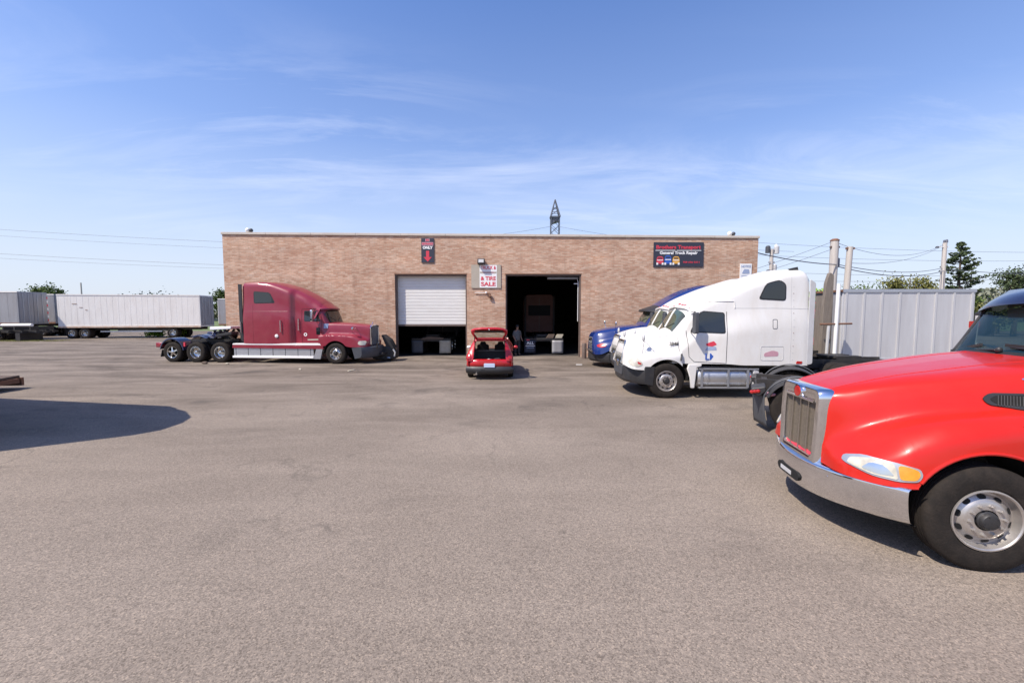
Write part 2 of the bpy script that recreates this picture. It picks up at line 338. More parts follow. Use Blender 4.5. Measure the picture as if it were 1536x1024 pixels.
def herm(us, vs, u):
    n = len(us)
    if u <= us[0]: return vs[0]
    if u >= us[-1]: return vs[-1]
    i = max(k for k in range(n) if us[k] <= u); i = min(i, n-2)
    def sl(k):
        if k == 0: return (vs[1]-vs[0])/(us[1]-us[0])
        if k == n-1: return (vs[-1]-vs[-2])/(us[-1]-us[-2])
        a = (vs[k]-vs[k-1])/(us[k]-us[k-1]); b = (vs[k+1]-vs[k])/(us[k+1]-us[k])
        return 0 if a*b <= 0 else 2*a*b/(a+b)
    h = us[i+1]-us[i]; t = (u-us[i])/h
    return (2*t**3-3*t*t+1)*vs[i]+(t**3-2*t*t+t)*h*sl(i)+(-2*t**3+3*t*t)*vs[i+1]+(t**3-t*t)*h*sl(i+1)
class Skin:
    """mirror-symmetric body: half sections (centre top -> side -> bottom) at stations along u"""
    def __init__(s, st, arch=None, n=30):
        s.st = sorted(st, key=lambda a: a[0]); s.us = [a[0] for a in s.st]; s.K = len(s.st[0][1]); s.arch = arch; s.n = n; s.cache = {}
    def half(s, u):
        if u in s.cache: return s.cache[u]
        c = [(herm(s.us, [a[1][k][0] for a in s.st], u), herm(s.us, [a[1][k][1] for a in s.st], u)) for k in range(s.K)]
        if s.arch:
            u0, z0, ra = s.arch; d = abs(u-u0)
            if d < ra:
                za = z0+math.sqrt(max(0, ra*ra-d*d)); c[-1] = (c[-1][0], max(c[-1][1], za))
                if c[-2][1] < c[-1][1]+.06: c[-2] = (c[-2][0], c[-1][1]+.06)
        ts = [0]
        for a, b in zip(c, c[1:]): ts.append(ts[-1]+max(1e-4, math.hypot(b[0]-a[0], b[1]-a[1])))
        r = [(herm(ts, [q[0] for q in c], ts[-1]*k/(s.n-1)), herm(ts, [q[1] for q in c], ts[-1]*k/(s.n-1))) for k in range(s.n)]
        s.cache[u] = r
        return r
    def side_y(s, u, z):
        h = s.half(u)
        for a, b in zip(h[::-1], h[-2::-1]):
            if (a[1]-z)*(b[1]-z) <= 0 and a[1] != b[1]:
                return a[0]+(b[0]-a[0])*(z-a[1])/(b[1]-a[1])
        return h[-1][0] if z < h[-1][1] else h[0][0]
    def top_z(s, u, y):
        h = s.half(u); y = abs(y)
        for a, b in zip(h, h[1:]):
            if a[0] <= y <= b[0] and b[0] > a[0]: return a[1]+(b[1]-a[1])*(y-a[0])/(b[0]-a[0])
        return h[-1][1]
    def mesh(s, us, cap0=True, cap1=True, skip=None, scale=1., lip=0):
        mb = MB(); rows = []
        for u in us:
            h = s.half(u)
            if lip: h = list(h)+[(h[-1][0]-lip, h[-1][1])]
            row = [(u, -y*scale, z) for y, z in h[::-1]]+[(u, y*scale, z) for y, z in h[1:]]
            rows.append(row)
        w = len(rows[0]); fs = []
        for i in range(len(rows)-1):
            for k in range(w-1):
                q = (i*w+k, i*w+k+1, (i+1)*w+k+1, (i+1)*w+k)
                if skip:
                    ctr = [sum(rows[a//w][a % w][d] for a in q)/4 for d in range(3)]
                    if skip(*ctr): continue
                fs.append(q)
        L = len(rows)
        if cap0: fs.append(tuple(range(w)))
        if cap1: fs.append(tuple((L-1)*w+k for k in range(w))[::-1])
        return mb.add([p for r in rows for p in r], fs)
    def on(s, u, z, off, sg):
        e = .02; y = s.side_y(u, z)
        nu = -(s.side_y(u+e, z)-s.side_y(u-e, z))/(2*e); nz = -(s.side_y(u, z+e)-s.side_y(u, z-e))/(2*e)
        v = Vector((nu, 1, nz)).normalized()*off
        return (u+v.x, sg*(y+v.y), z+v.z)
    def panel(s, poly, off=.006, sg=1, nu=14, nz=5, mb=None, depth=.02):
        """conforming plate on the side, outline poly in (u, z)"""
        mb = mb or MB(); u0 = min(p[0] for p in poly)+1e-4; u1 = max(p[0] for p in poly)-1e-4; rows = []; back = []
        for i in range(nu+1):
            u = u0+(u1-u0)*(.5-.5*math.cos(PI*i/nu)); zs = []
            for a, b in zip(poly, poly[1:]+poly[:1]):
                if (a[0]-u)*(b[0]-u) <= 0 and a[0] != b[0]: zs.append(a[1]+(b[1]-a[1])*(u-a[0])/(b[0]-a[0]))
            z0, z1 = min(zs), max(zs)
            rows.append([s.on(u, z0+(z1-z0)*j/nz, off, sg) for j in range(nz+1)])
            back.append([s.on(u, z0+(z1-z0)*j/nz, off-depth, sg) for j in range(nz+1)])
        mb.grid(rows)
        edge = [r[0] for r in rows]+rows[-1][1:]+[r[-1] for r in rows[-2::-1]]+rows[0][-2:0:-1]
        bedge = [r[0] for r in back]+back[-1][1:]+[r[-1] for r in back[-2::-1]]+back[0][-2:0:-1]
        mb.grid([edge+edge[:1], bedge+bedge[:1]])
        return mb
    def line(s, pts, r=.008, off=.0, sg=1, mb=None, step=.12, closed=False):
        mb = mb or MB(); out = []
        seq = pts+pts[:1] if closed else pts
        for a, b in zip(seq, seq[1:]):
            n = max(1, int(math.hypot(b[0]-a[0], b[1]-a[1])/step))
            for k in range(n): out.append((a[0]+(b[0]-a[0])*k/n, a[1]+(b[1]-a[1])*k/n))
        if not closed: out.append(pts[-1])
        return mb.tube([s.on(u, z, off, sg) for u, z in out], r, 6, closed)
    def patch(s, us, k0, k1, off=.006, both=True):
        """plate over the top from section index -k1..k1 (or k0..k1)"""
        rows = []
        for u in us:
            h = s.half(u); hp = s.half(u+.01); hm = s.half(u-.01); row = []
            ks = list(range(-k1, k1+1)) if both else list(range(k0, k1+1))
            for k in ks:
                a = abs(k); y, z = h[a]
                t = (h[min(a+1, s.n-1)][0]-h[max(a-1, 0)][0], h[min(a+1, s.n-1)][1]-h[max(a-1, 0)][1])
                if a == 0: t = (1, 0)
                du = Vector((.02, hp[a][0]-hm[a][0], hp[a][1]-hm[a][1])); dt = Vector((0, t[0], t[1]))
                nn = dt.cross(du).normalized()
                if nn.z < 0: nn = -nn
                p = Vector((u, y, z))+nn*off
                row.append((p.x, p.y if k >= 0 else -p.y, p.z))
            rows.append(row)
        return MB().grid(rows)
def lin(a, b, n): return [a+(b-a)*i/(n-1) for i in range(n)]
def rr(poly, r=.05, n=4):
    """rounded polygon"""
    out = []; L = len(poly)
    for i in range(L):
        p = Vector(poly[i]); a = Vector(poly[i-1])-p; b = Vector(poly[(i+1) % L])-p
        d = min(r, a.length*.45, b.length*.45); s0 = p+a.normalized()*d; e0 = p+b.normalized()*d
        for k in range(n+1):
            t = k/n; q = (1-t)**2*s0+2*t*(1-t)*p+t*t*e0; out.append((q.x, q.y))
    return out
# ------------------------------------------------------------------ wheels
WP = {}
def tyre_prof(Rr, ri, w, groove):
    h = w/2
    p = [(ri, h*.80), (ri+.02, h*.93), (ri+(Rr-ri)*.45, h*1.02), (Rr-.035, h*.94), (Rr-.008, h*.80), (Rr, h*.66)]
    if groove:
        for g in (.42, .14, -.14, -.42): p += [(Rr, h*(g+.05)), (Rr-.014, h*(g+.035)), (Rr-.014, h*(g-.035)), (Rr, h*(g-.05))]
    p += [(Rr, -h*.66), (Rr-.008, -h*.80), (Rr-.035, -h*.94), (ri+(Rr-ri)*.45, -h*1.02), (ri+.02, -h*.93), (ri, -h*.80)]
    return p
def make_wheel(parent, kind, Rr=.51, groove=True, rim_m='rim'):
    w = .285; s = Rr/.51; ri = .288*s; n = 64
    rim = MB(); hub = MB(); ty = MB(); holes = MB(); hub_m = 'blackplastic'
    ty.lathe(tyre_prof(Rr, ri+.004, w, groove), n)
    if kind == 'steer':
        pr = [(ri+.002, -.12), (ri+.002, .118), (ri+.010, .124), (ri+.008, .136), (ri-.004, .138), (ri-.014, .128), (ri-.022, .085), (ri-.034, .060), (ri-.052, .062), (.205*s, .088), (.182*s, .108), (.168*s, .116), (.10*s, .118), (.10*s, .06)]
        rim.lathe([(r, a) for r, a in pr], n)
        for k in range(10):
            a = 2*PI*(k+.5)/10; c = Vector((math.cos(a), 0, math.sin(a))); t = Vector((-math.sin(a), 0, math.cos(a))); nn = (c*.62+Vector((0, 1, 0))).normalized(); rd = t.cross(nn).normalized()
            ctr = c*.2175*s+Vector((0, .0825, 0))
            ring = [ctr+nn*.002+t*math.copysign(abs(math.cos(b))**.75, math.cos(b))*.033*s+rd*math.copysign(abs(math.sin(b))**.75, math.sin(b))*.023*s for b in [2*PI*i/16 for i in range(16)]]
            holes.add(ring, [tuple(range(16))])
            a2 = 2*PI*k/10; hub_c = Vector((math.cos(a2)*.142*s, .115, math.sin(a2)*.142*s))
            rim.tube([hub_c, hub_c+Vector((0, .012, 0)), hub_c+Vector((0, .012, 0)), hub_c+Vector((0, .034, 0))], [.019, .019, .013, .012], 6)
        hub.lathe([(.088*s, .08), (.088*s, .128), (.078*s, .136), (.075*s, .160), (.068*s, .170), (.04*s, .175), (0.002, .176)], 32)
        for k in range(5):
            a = 2*PI*k/5; hub.tube([(math.cos(a)*.06*s, .166, math.sin(a)*.06*s), (math.cos(a)*.06*s, .178, math.sin(a)*.06*s)], .006, 6)
    elif kind == 'drive':
        pr = [(ri+.002, -.12), (ri+.002, .118), (ri+.010, .124), (ri+.008, .136), (ri-.004, .138), (ri-.014, .126), (ri-.02, .06), (ri-.03, -.03), (ri-.06, -.065), (.17*s, -.085), (.10*s, -.085)]
        rim.lathe(pr, n)
        for k in range(10):
            a = 2*PI*(k+.5)/10; c = Vector((math.cos(a), 0, math.sin(a))); t = Vector((-math.sin(a), 0, math.cos(a)))
            ctr = c*.205*s+Vector((0, -.068, 0))
            holes.add([ctr+t*math.cos(b)*.026*s+c*math.sin(b)*.017*s+Vector((0, .008-math.sin(b)*.012, 0)) for b in [2*PI*i/12 for i in range(12)]], [tuple(range(12))])
            a2 = 2*PI*k/10; q = Vector((math.cos(a2)*.142*s, -.088, math.sin(a2)*.142*s)); rim.tube([q, q+Vector((0, .035, 0))], .013, 6)
        hub.lathe([(.105*s, -.10), (.105*s, .02), (.095*s, .05), (.082*s, .075), (.08*s, .10), (.06*s, .108), (.002, .11)], 28)
        ty.lathe([(r, a-.33) for r, a in tyre_prof(Rr, ri+.004, w, False)], n)
        hub_m = 'dullchrome'
    elif kind == 'spoke':
        pr = [(ri+.002, -.12), (ri+.002, .118), (ri+.010, .124), (ri+.006, .138), (ri-.014, .130), (ri-.03, .10), (ri-.034, .06), (ri-.034, -.05)]
        rim.lathe(pr, n)
        for k in range(5):
            a = 2*PI*k/5+.3; c = Vector((math.cos(a), 0, math.sin(a)))
            rim.bar(c*.06*s+Vector((0, .105, 0)), c*(ri-.02)+Vector((0, .075, 0)), .075*s, .04, (0, 1, 0))
        rim.lathe([(.10*s, .02), (.10*s, .12), (.05*s, .15), (.002, .15)], 20)
        holes.lathe([(ri-.034, -.045), (.002, -.045)], 28)
        hub.lathe([(.05*s, .14), (.05*s, .165), (.002, .17)], 16)
        ty.lathe([(r, a-.33) for r, a in tyre_prof(Rr, ri+.004, w, False)], n)
        hub_m = 'dullchrome'
    if holes.v: rim.cur = 1; rim.add(holes.v, holes.f)
    o = rim.build('wheel', [rim_m, 'darkhole'], parent); ty.build('tyre', 'rubber', o); hub.build('hub', hub_m, o)
    return o
def wheel(parent, kind, x, y, side, Rr=.51, rim_m='rim', groove=False, spin=0.):
    key = (kind, Rr, rim_m, groove)
    if key not in WP: o = WP[key] = make_wheel(parent, kind, Rr, groove, rim_m)
    else: o = copy_tree(WP[key], parent)
    o.location = (x, y, Rr-.006); o.rotation_euler = (0, spin, 0 if side > 0 else PI)
    if side < 0: o.rotation_euler = (0, spin, PI)
    return o

# ------------------------------------------------------------------ conventional tractor builder (x forward, front axle at origin)
def arch_us(u0, ra, a, b, n=44):
    us = lin(a, b, n)+[u0+ra*math.cos(PI*k/22) for k in range(23)]+[u0-ra-.002, u0+ra+.002]
    return sorted(set(round(min(max(u, a), b), 4) for u in us))
def cab_sec(zc, zs, w, wt, zb):
    """cab half-section: top centre, shoulder, side, bottom"""
    return [(0, zc), (wt*.5, zc*.8+zs*.2), (wt*.82, zc*.45+zs*.55), (wt*.95, zs), (wt, zs-.10), (wt+(w-wt)*.25, zs-(zs-zb)*.3), (w, zs-(zs-zb)*.6), (w, zb)]
def frame_rails(parent, x0, x1, z=.95, w=.43, m='frame'):
    b = MB()
    for s in (-1, 1):
        b.box(x0, x1, s*w-.04, s*w+.04, z-.15, z+.11)
    for x in lin(x0+.15, x1-.3, 6): b.box(x-.06, x+.06, -w, w, z-.12, z+.06)
    return b.build('chassis_frame', m, parent)
def axle(parent, x, z=.5, half=.95):
    return MB().tube([(x, -half, z), (x, half, z)], .075, 10).sphere((x, 0, z), .2, 12).build('axle', 'frame', parent)
def mirror(parent, x, y, z0, z1, sg, m='chrome', arm='frame', fx=.06):
    b = MB(); b.prism(rr([(-.11, z0), (.11, z0), (.11, z1), (-.11, z1)], .05), 'x', -.05, .05)
    o = b.build('mirror', m, parent, bevel=.012, loc=(x, y+sg*.30, 0))
    for zz in (z1, z0): MB().tube([(0.02, -sg*.27, zz+.02), (.02, 0, zz+.03), (.04, 0.02*sg, zz)], .014, 6).build('mirror_arm', arm, o)
    g = MB().prism(rr([(-.09, z0+.02), (.09, z0+.02), (.09, z1-.02), (-.09, z1-.02)], .04), 'x', -.054, -.051)
    g.build('mirror_glass', 'darkglass', o)
    return o
def half_fender(parent, x, r, y0, y1, a0, a1, m, name='fender', thick=.02, z=.5):
    b = MB(); A = lin(R(a0), R(a1), 18)
    b.grid([[(x+(r+dr)*math.cos(a), y, z+(r+dr)*math.sin(a)) for a in A] for dr, y in ((-thick, y0), (0, y0), (.012, (y0+y1)/2), (0, y1), (-.05, y1+math.copysign(.015, y1)), (-thick-.04, y1))])
    return b.build(name, m, parent)
def bowed_bumper(parent, m, w, bow, x0, zs, name='bumper', power=2.2, ny=25):
    """zs: list of (dx, z) outline; plan curve x0-bow*(|y|/w)^power"""
    rows = []
    for y in lin(-w, w, ny):
        d = bow*(abs(y)/w)**power
        rows.append([(x0-d+dx, y, z) for dx, z in zs])
    b = MB().grid(rows)
    for r in (rows[0], rows[-1]): b.add(r, [tuple(range(len(r)))])
    return b.build(name, m, parent)

def tractor(P):
    """P: parameters; returns the root Empty"""
    t = thing('semi_truck', P['label'], 'truck', P['loc'], R(P['rz']), 'semi tractors parked in the yard')
    pm = P['paint']; hs = P['hood']; u0, u1 = hs[0][0], hs[-1][0]
    arch = (0, .5, P.get('ra', .63))
    hood = Skin(hs, arch)
    us = arch_us(0, arch[2], u0, u1)
    hood.mesh(us, cap0=False, lip=.16).build('hood', pm, t, smooth=38)
    cab = Skin(P['cab'], None, 36)
    c0, c1 = P['cab'][0][0], P['cab'][-1][0]
    cu = sorted(set([round(x, 3) for x in lin(min(c0, c1), P['ws'][0]-.1, 50)+lin(P['ws'][0]-.1, max(c0, c1), 26)]))
    cb = cab.mesh(cu).build('cab', pm, t, smooth=38)
    # windscreen
    w0, w1, kk = P['ws']
    cab.patch(lin(w0, w1, 12), 0, kk, .008).build('windshield', P.get('wsm', 'darkglass'), t, smooth=60)
    if P.get('divider'):
        MB().tube([(u, 0, cab.half(u)[0][1]+.012) for u in lin(w0, w1, 8)], .03, 6).build('windshield_divider', pm, t)
    for s in (-1, 1):
        MB().tube([(w1-.0, s*.12, cab.top_z(w1, .12)+.03), (w1-.1, s*.5, cab.top_z(w1-.1, .5)+.04)], .012, 6).build('wiper', 'blackplastic', t)
    for s in (-1, 1):
        fr = P['door_win']; ce = (sum(p[0] for p in fr)/len(fr), sum(p[1] for p in fr)/len(fr))
        big = rr([(ce[0]+(p[0]-ce[0])*1.08, ce[1]+(p[1]-ce[1])*1.10) for p in fr], .06)
        wf = cab.panel(big, .006, s).build('window_frame', 'blackplastic', t)
        cab.panel(rr(fr, .06), .014, s).build('window', P.get('wm', 'darkglass'), wf)
        cab.line(P['door_seam'], .007, .001, s).build('door_seam', 'darkhole', t)
        if 'sl_win' in P:
            fr = P['sl_win']; ce = (sum(p[0] for p in fr)/len(fr), sum(p[1] for p in fr)/len(fr))
            big = rr([(ce[0]+(p[0]-ce[0])*1.12, ce[1]+(p[1]-ce[1])*1.14) for p in fr], .09)
            wf = cab.panel(big, .005, s).build('sleeper_window_frame', 'blackplastic', t)
            cab.panel(rr(fr, .07), .013, s).build('sleeper_window', 'darkglass', wf)
        for sl in P.get('seams', []): cab.line(sl, .005, .001, s).build('panel_seam', 'lightgrey' if pm == 'white' else pm, t)
        mx, mz0, mz1 = P['mirror']; mirror(t, mx, s*cab.side_y(mx, mz0+.1), mz0, mz1, s, P.get('mirm', 'chrome'))
        for hx, hz0, hz1 in P.get('grabs', []):
            a = cab.on(hx, hz0, .06, s); b2 = cab.on(hx, hz1, .06, s)
            MB().tube([cab.on(hx, hz0, -.01, s), a, b2, cab.on(hx, hz1, -.01, s)], .022, 8).build('grab_handle', 'dullchrome' if pm != 'white' else 'lightgrey', t)
    # running gear
    xr = P['drives']; back = P['back']
    frame_rails(t, back, .95)
    for s in (-1, 1):
        wheel(t, 'steer', 0, s*(P['hw']-.15), s, rim_m=P.get('rimf', 'rim'), spin=.2)
        for i, x in enumerate(xr): wheel(t, P.get('dkind', ['drive']*9)[i], x, s*(P['hw']-.15), s, rim_m=P.get('rimr', 'rim'), spin=i*.7)
    axle(t, 0)
    for x in xr: axle(t, x)
    fw = MB().prism(rr([(-.45, -.42), (.35, -.42), (.45, -.2), (.45, .2), (.35, .42), (-.45, .42), (-.5, .12), (-.15, .05), (-.15, -.05), (-.5, -.12)], .04, 2), 'z', 1.10, 1.16)
    fw.box(-.3, .3, -.42, .42, 1.0, 1.10); fw.build('fifth_wheel', 'frame', t, loc=((xr[0]+xr[-1])/2+.1, 0, 0))
    # inner wheel-well liner hides the hollow hood
    A = lin(R(0), R(180), 20)
    for s in (-1, 1): MB().grid([[(arch[2]*1.0*math.cos(a)*.985, s*y, .5+arch[2]*.985*math.sin(a)) for a in A] for y in (P['hw']-.03, .55)]).build('wheel_well', 'darkhole', t)
    MB().box(-.55, .9, -.5, .5, .55, 1.35).build('engine', 'darkhole', t)
    return t, hood, cab

# ---- white tractor
S12 = lambda *p: list(p)
Wt, Wh, Wc = tractor(dict(
    label='white sleeper truck with rounded nose and faded door logo, facing left', loc=(4.49, 13.0, 0), rz=178.5, paint='white', hw=1.2,
    hood=[(-.46, S12((0, 1.93), (.5, 1.915), (.84, 1.84), (.98, 1.62), (1.03, 1.42), (1.08, 1.30), (1.13, 1.18), (1.14, .80))),
          (-.2, S12((0, 1.93), (.48, 1.91), (.82, 1.81), (.95, 1.6), (1.0, 1.42), (1.09, 1.32), (1.175, 1.20), (1.18, .80))),
          (.2, S12((0, 1.88), (.46, 1.865), (.77, 1.76), (.91, 1.56), (.98, 1.42), (1.09, 1.33), (1.19, 1.2), (1.2, .9))),
          (.62, S12((0, 1.78), (.43, 1.765), (.68, 1.67), (.82, 1.51), (.92, 1.4), (1.06, 1.28), (1.17, 1.1), (1.19, .82))),
          (.90, S12((0, 1.68), (.4, 1.66), (.58, 1.58), (.74, 1.46), (.87, 1.33), (1.02, 1.2), (1.15, 1.04), (1.18, .84))),
          (.99, S12((0, 1.60), (.38, 1.58), (.54, 1.52), (.70, 1.40), (.82, 1.27), (.96, 1.14), (1.08, 1.0), (1.12, .86))),
          (1.05, S12((0, 1.48), (.35, 1.46), (.48, 1.42), (.63, 1.31), (.75, 1.18), (.88, 1.07), (.99, .97), (1.02, .88))),
          (1.09, S12((0, 1.34), (.32, 1.32), (.42, 1.29), (.54, 1.2), (.66, 1.1), (.78, 1.02), (.88, .95), (.91, .90)))],
    cab=[(-3.96, cab_sec(3.55, 3.45, 1.19, 1.10, .97)), (-3.91, cab_sec(3.68, 3.56, 1.20, 1.115, .97)), (-3.74, cab_sec(3.77, 3.63, 1.21, 1.12, .97)), (-3.4, cab_sec(3.76, 3.6, 1.21, 1.12, .97)),
         (-2.8, cab_sec(3.60, 3.44, 1.21, 1.11, .97)), (-2.2, cab_sec(3.41, 3.22, 1.20, 1.08, .97)), (-1.7, cab_sec(3.22, 2.98, 1.17, 1.03, 1.0)), (-1.2, cab_sec(2.99, 2.76, 1.11, .99, 1.0)),
         (-.9, cab_sec(2.80, 2.60, 1.09, .96, 1.0)), (-.72, cab_sec(2.66, 2.36, 1.08, .95, 1.0)), (-.58, cab_sec(2.50, 2.10, 1.07, .95, 1.0)), (-.44, cab_sec(2.24, 1.84, 1.06, .95, 1.0)), (-.30, cab_sec(1.98, 1.62, 1.04, .95, 1.0)), (-.2, cab_sec(1.78, 1.5, 1.02, .93, 1.0))],
    ws=(-.64, -.32, 13), divider=True, wsm='greenglass', wm='darkglass',
    door_win=[(-.74, 1.93), (-1.62, 1.90), (-1.62, 2.45), (-1.02, 2.50)],
    door_seam=[(-.6, 1.95), (-.66, 1.2), (-.80, 1.06), (-1.68, 1.02), (-1.70, 2.5)],
    sl_win=[(-2.60, 2.88), (-3.28, 2.84), (-3.28, 3.26), (-3.12, 3.37), (-2.78, 3.28)],
    seams=[[(-1.92, 2.60), (-3.0, 2.60), (-4.1, 2.58)], [(-3.45, 1.0), (-3.45, 2.2), (-3.45, 3.55)]],
    mirror=(-.74, 1.88, 2.48), mirm='greyplastic', drives=[-5.1, -6.4], back=-7.3))
t = Wt
for s in (-1, 1):
    # headlamp, tall nose intake, quarter fender, tank, extender, access boxes
    hl = Wh.panel(rr([(1.055, 1.01), (1.02, 1.12), (.86, 1.18), (.72, 1.07), (.69, .97), (.82, .92), (1.0, .94)], .05), .012, s).build('headlight', 'lens', t)
    Wh.panel(rr([(.84, 1.0), (.84, 1.07), (.74, 1.03), (.73, .98)], .03), .018, s, nu=8).build('turn_signal', 'redlens', hl)
    q = MB().prism([(-.62, 1.0), (-1.0, 1.0), (-.98, .93), (-.86, .90), (-.80, .3), (-.70, .3), (-.66, .62), (-.58, .86)], 'y', s*1.12, s*1.19)
    q.build('quarter_fender', 'white', t, bevel=.02)
    tk = MB().lathe([(.002, -2.45), (.27, -2.44), (.30, -2.40), (.30, -.95), (.27, -.90), (.002, -.89)], 32, 'x', (0, s*.88, .61))
    fo = tk.build('fuel_tank', 'alu', t)
    stp = MB().box(-2.60, -.92, s*1.10, s*1.2, .84, .88).box(-2.3, -.92, s*1.12, s*1.2, .30, .34)
    for x in (-1.0, -1.75, -2.3): stp.box(x-.03, x+.03, s*1.185, s*1.2, .32, .86)
    stp.build('step', 'alu', fo)
    for x in (-1.2, -2.1): MB().lathe([(.303, x-.03), (.308, x-.03), (.308, x+.03), (.303, x+.03)], 32, 'x', (0, s*.88, .61)).build('tank_strap', 'alu', fo)
    MB().prism([(-2.62, .40), (-2.46, .40), (-2.46, .86), (-2.62, .80)], 'y', s*.85, s*1.19).build('tank_shield', 'lightgrey', t, bevel=.02)
    e = MB(); e.prism(rr([(-3.93, .98), (-4.09, 1.02), (-4.09, 3.30), (-3.93, 3.42)], .05), 'y', s*1.17, s*1.2)
    e.build('side_extender', 'lightgrey', t, bevel=.01)
    Wc.line(rr([(-2.62, 1.12), (-3.26, 1.12), (-3.26, 1.52), (-2.62, 1.52)], .06), .007, .002, s, closed=True).build('baggage_door', 'lightgrey', t)
    Wc.panel(rr([(-2.72, 1.22), (-3.12, 1.24), (-3.12, 1.36), (-2.95, 1.40), (-2.72, 1.32)], .04), .004, s, depth=.003).build('faded_sticker', 'signpink', t)
    Wc.line(rr([(-2.94, 2.02), (-3.06, 2.02), (-3.06, 2.28), (-2.94, 2.28)], .03), .007, .002, s, closed=True).build('vent_hatch', 'greyplastic', t)
    Wc.panel(rr([(-3.62, 1.02), (-3.78, 1.02), (-3.80, 1.09), (-3.64, 1.1)], .02), .012, s).build('side_marker', 'redlens', t)
    for z in lin(1.15, 3.2, 12): MB().sphere(Wc.on(-3.52, z, 0, s), .012, 8).build('rivet', 'rust' if int(z*10) % 3 == 0 else 'lightgrey', t)
    # drip rail above door, rocker skirt
    Wc.line([(-.98, 2.72), (-1.3, 2.80), (-1.9, 2.80), (-1.92, 2.60)], .016, .004, s).build('drip_rail', 'white', t)
    # hood mirror on tripod
    for mx in (.62,):
        hm = MB().tube([Wh.on(mx, 1.40, 0, s), (mx+.03, s*1.12, 1.66)], .010, 6).tube([Wh.on(mx-.3, 1.34, 0, s), (mx+.03, s*1.12, 1.66)], .010, 6).tube([Wh.on(mx+.05, 1.3, 0, s), (mx+.03, s*1.12, 1.6)], .010, 6)
        ho = hm.build('hood_mirror_bracket', 'alu', t)
        MB().sphere((mx+.05, s*1.12, 1.75), .09, 14, (.5, .8, 1.25)).build('hood_mirror', 'lightgrey', ho)
    MB().tube([Wh.on(-.62+.18, 1.28, .01, s), Wh.on(-.4, 1.10, .02, s)], .025, 8).build('hood_latch', 'blackplastic', t)
for sl in [[(-.38, 1.86), (-.39, 1.36)], [(-.38, 1.84), (.3, 1.72), (.6, 1.66)]]:
    for s in (-1, 1): Wh.line(sl, .006, .001, s).build('hood_seam', 'greyplastic', t)
bowed_bumper(t, 'blackplastic', 1.2, .50, 1.10, [(-.25, .92), (.0, .92), (.03, .86), (.03, .48), (-.03, .40), (-.2, .38)], power=3.4, ny=61)
MB().prism(rr([(-.50, .58), (.50, .58), (.55, .90), (-.55, .90)], .05), 'x', 1.02, 1.138).build('bumper_centre', 'greyplastic', t, bevel=.015)
g = MB(); gm = Matrix.Translation((1.125, 0, .94)) @ Matrix.Rotation(R(-11), 4, 'Y')
for y in lin(-.36, .36, 10): g.box(-.01, .025, y-.007, y+.007, .02, .64, gm)
for z in lin(.05, .60, 6): g.box(-.02, .018, -.38, .38, z-.008, z+.008, gm)
go = g.build('grille', 'dullchrome', t)
MB().box(-.12, -.015, -.40, .40, 0, .66, gm).build('grille_back', 'darkhole', go)
fr = MB()
fr.tube([gm @ Vector(p) for p in [(0, -.42, .02), (0, -.42, .6), (0, -.34, .68), (0, .34, .68), (0, .42, .6), (0, .42, .02)]], .035, 8, True); fr.build('grille_frame', 'dullchrome', go)
MB().lathe([(.12, 0), (.10, .02), (.002, .03)], 20, 'x', (1.14, 0, .92)).build('emblem', 'dullchrome', t)
for y, zz in ((-.75, 0), (-.45, 0), (0, 0), (.25, 0), (.45, 0), (.75, 0)):
    u = -.78; MB().sphere((u+.02, y, Wc.top_z(u, y)+.02), .045, 10, (1, 1.2, .7)).build('marker_lamp', 'redlens', t)
ve = Wc.on(-3.45, 3.5, 0, 1); MB().prism([(-3.5, 3.73), (-3.72, 3.78), (-3.75, 3.66), (-3.62, 3.65)], 'y', .84, .95).build('roof_lamp', 'blackplastic', t)
vi = MB(); rows = []
for y in lin(-.95, .95, 17):
    u = -.66-.0*y*y; d = .10*abs(y)**2
    rows.append([(-.86-d, y, Wc.top_z(-.80-d, y)+.03), (-.60-d*1.6, y, Wc.top_z(-.74-d, y)+.01), (-.59-d*1.6, y, Wc.top_z(-.74-d, y)-.03), (-.75-d, y, Wc.top_z(-.74-d, y)-.04)])
vi.grid(rows).build('visor', 'white', t)
lettering('3848', .13, 'frame', t, Wh.on(-.25, 1.56, .035, 1), (PI/2, 0, PI), bold=.002, name='unit_number')
# faded door logo: red bird over blue letters
lg = Wc.panel(rr([(-1.12, 1.58), (-1.34, 1.66), (-1.42, 1.56), (-1.30, 1.50), (-1.14, 1.52)], .02), .005, 1, depth=.003).build('door_logo', 'signred', t)
Wc.panel(rr([(-1.10, 1.38), (-1.42, 1.40), (-1.40, 1.50), (-1.16, 1.49)], .02), .005, 1, depth=.003).build('door_logo', 'faintblue', t)
lettering('LM', .26, 'signblue', t, Wc.on(-1.26, 1.20, .006, 1), (PI/2, 0, PI), bold=.004, name='door_logo_letters')

# ---- second white tractor of the same kind, parked between the white and the blue one
W2 = copy_tree(Wt); W2.location = (5.08, 15.95, 0); W2.rotation_euler = (0, 0, R(180)); W2['label'] = 'second white truck, only its grille, bumper and windshield showing behind the nearer white one'

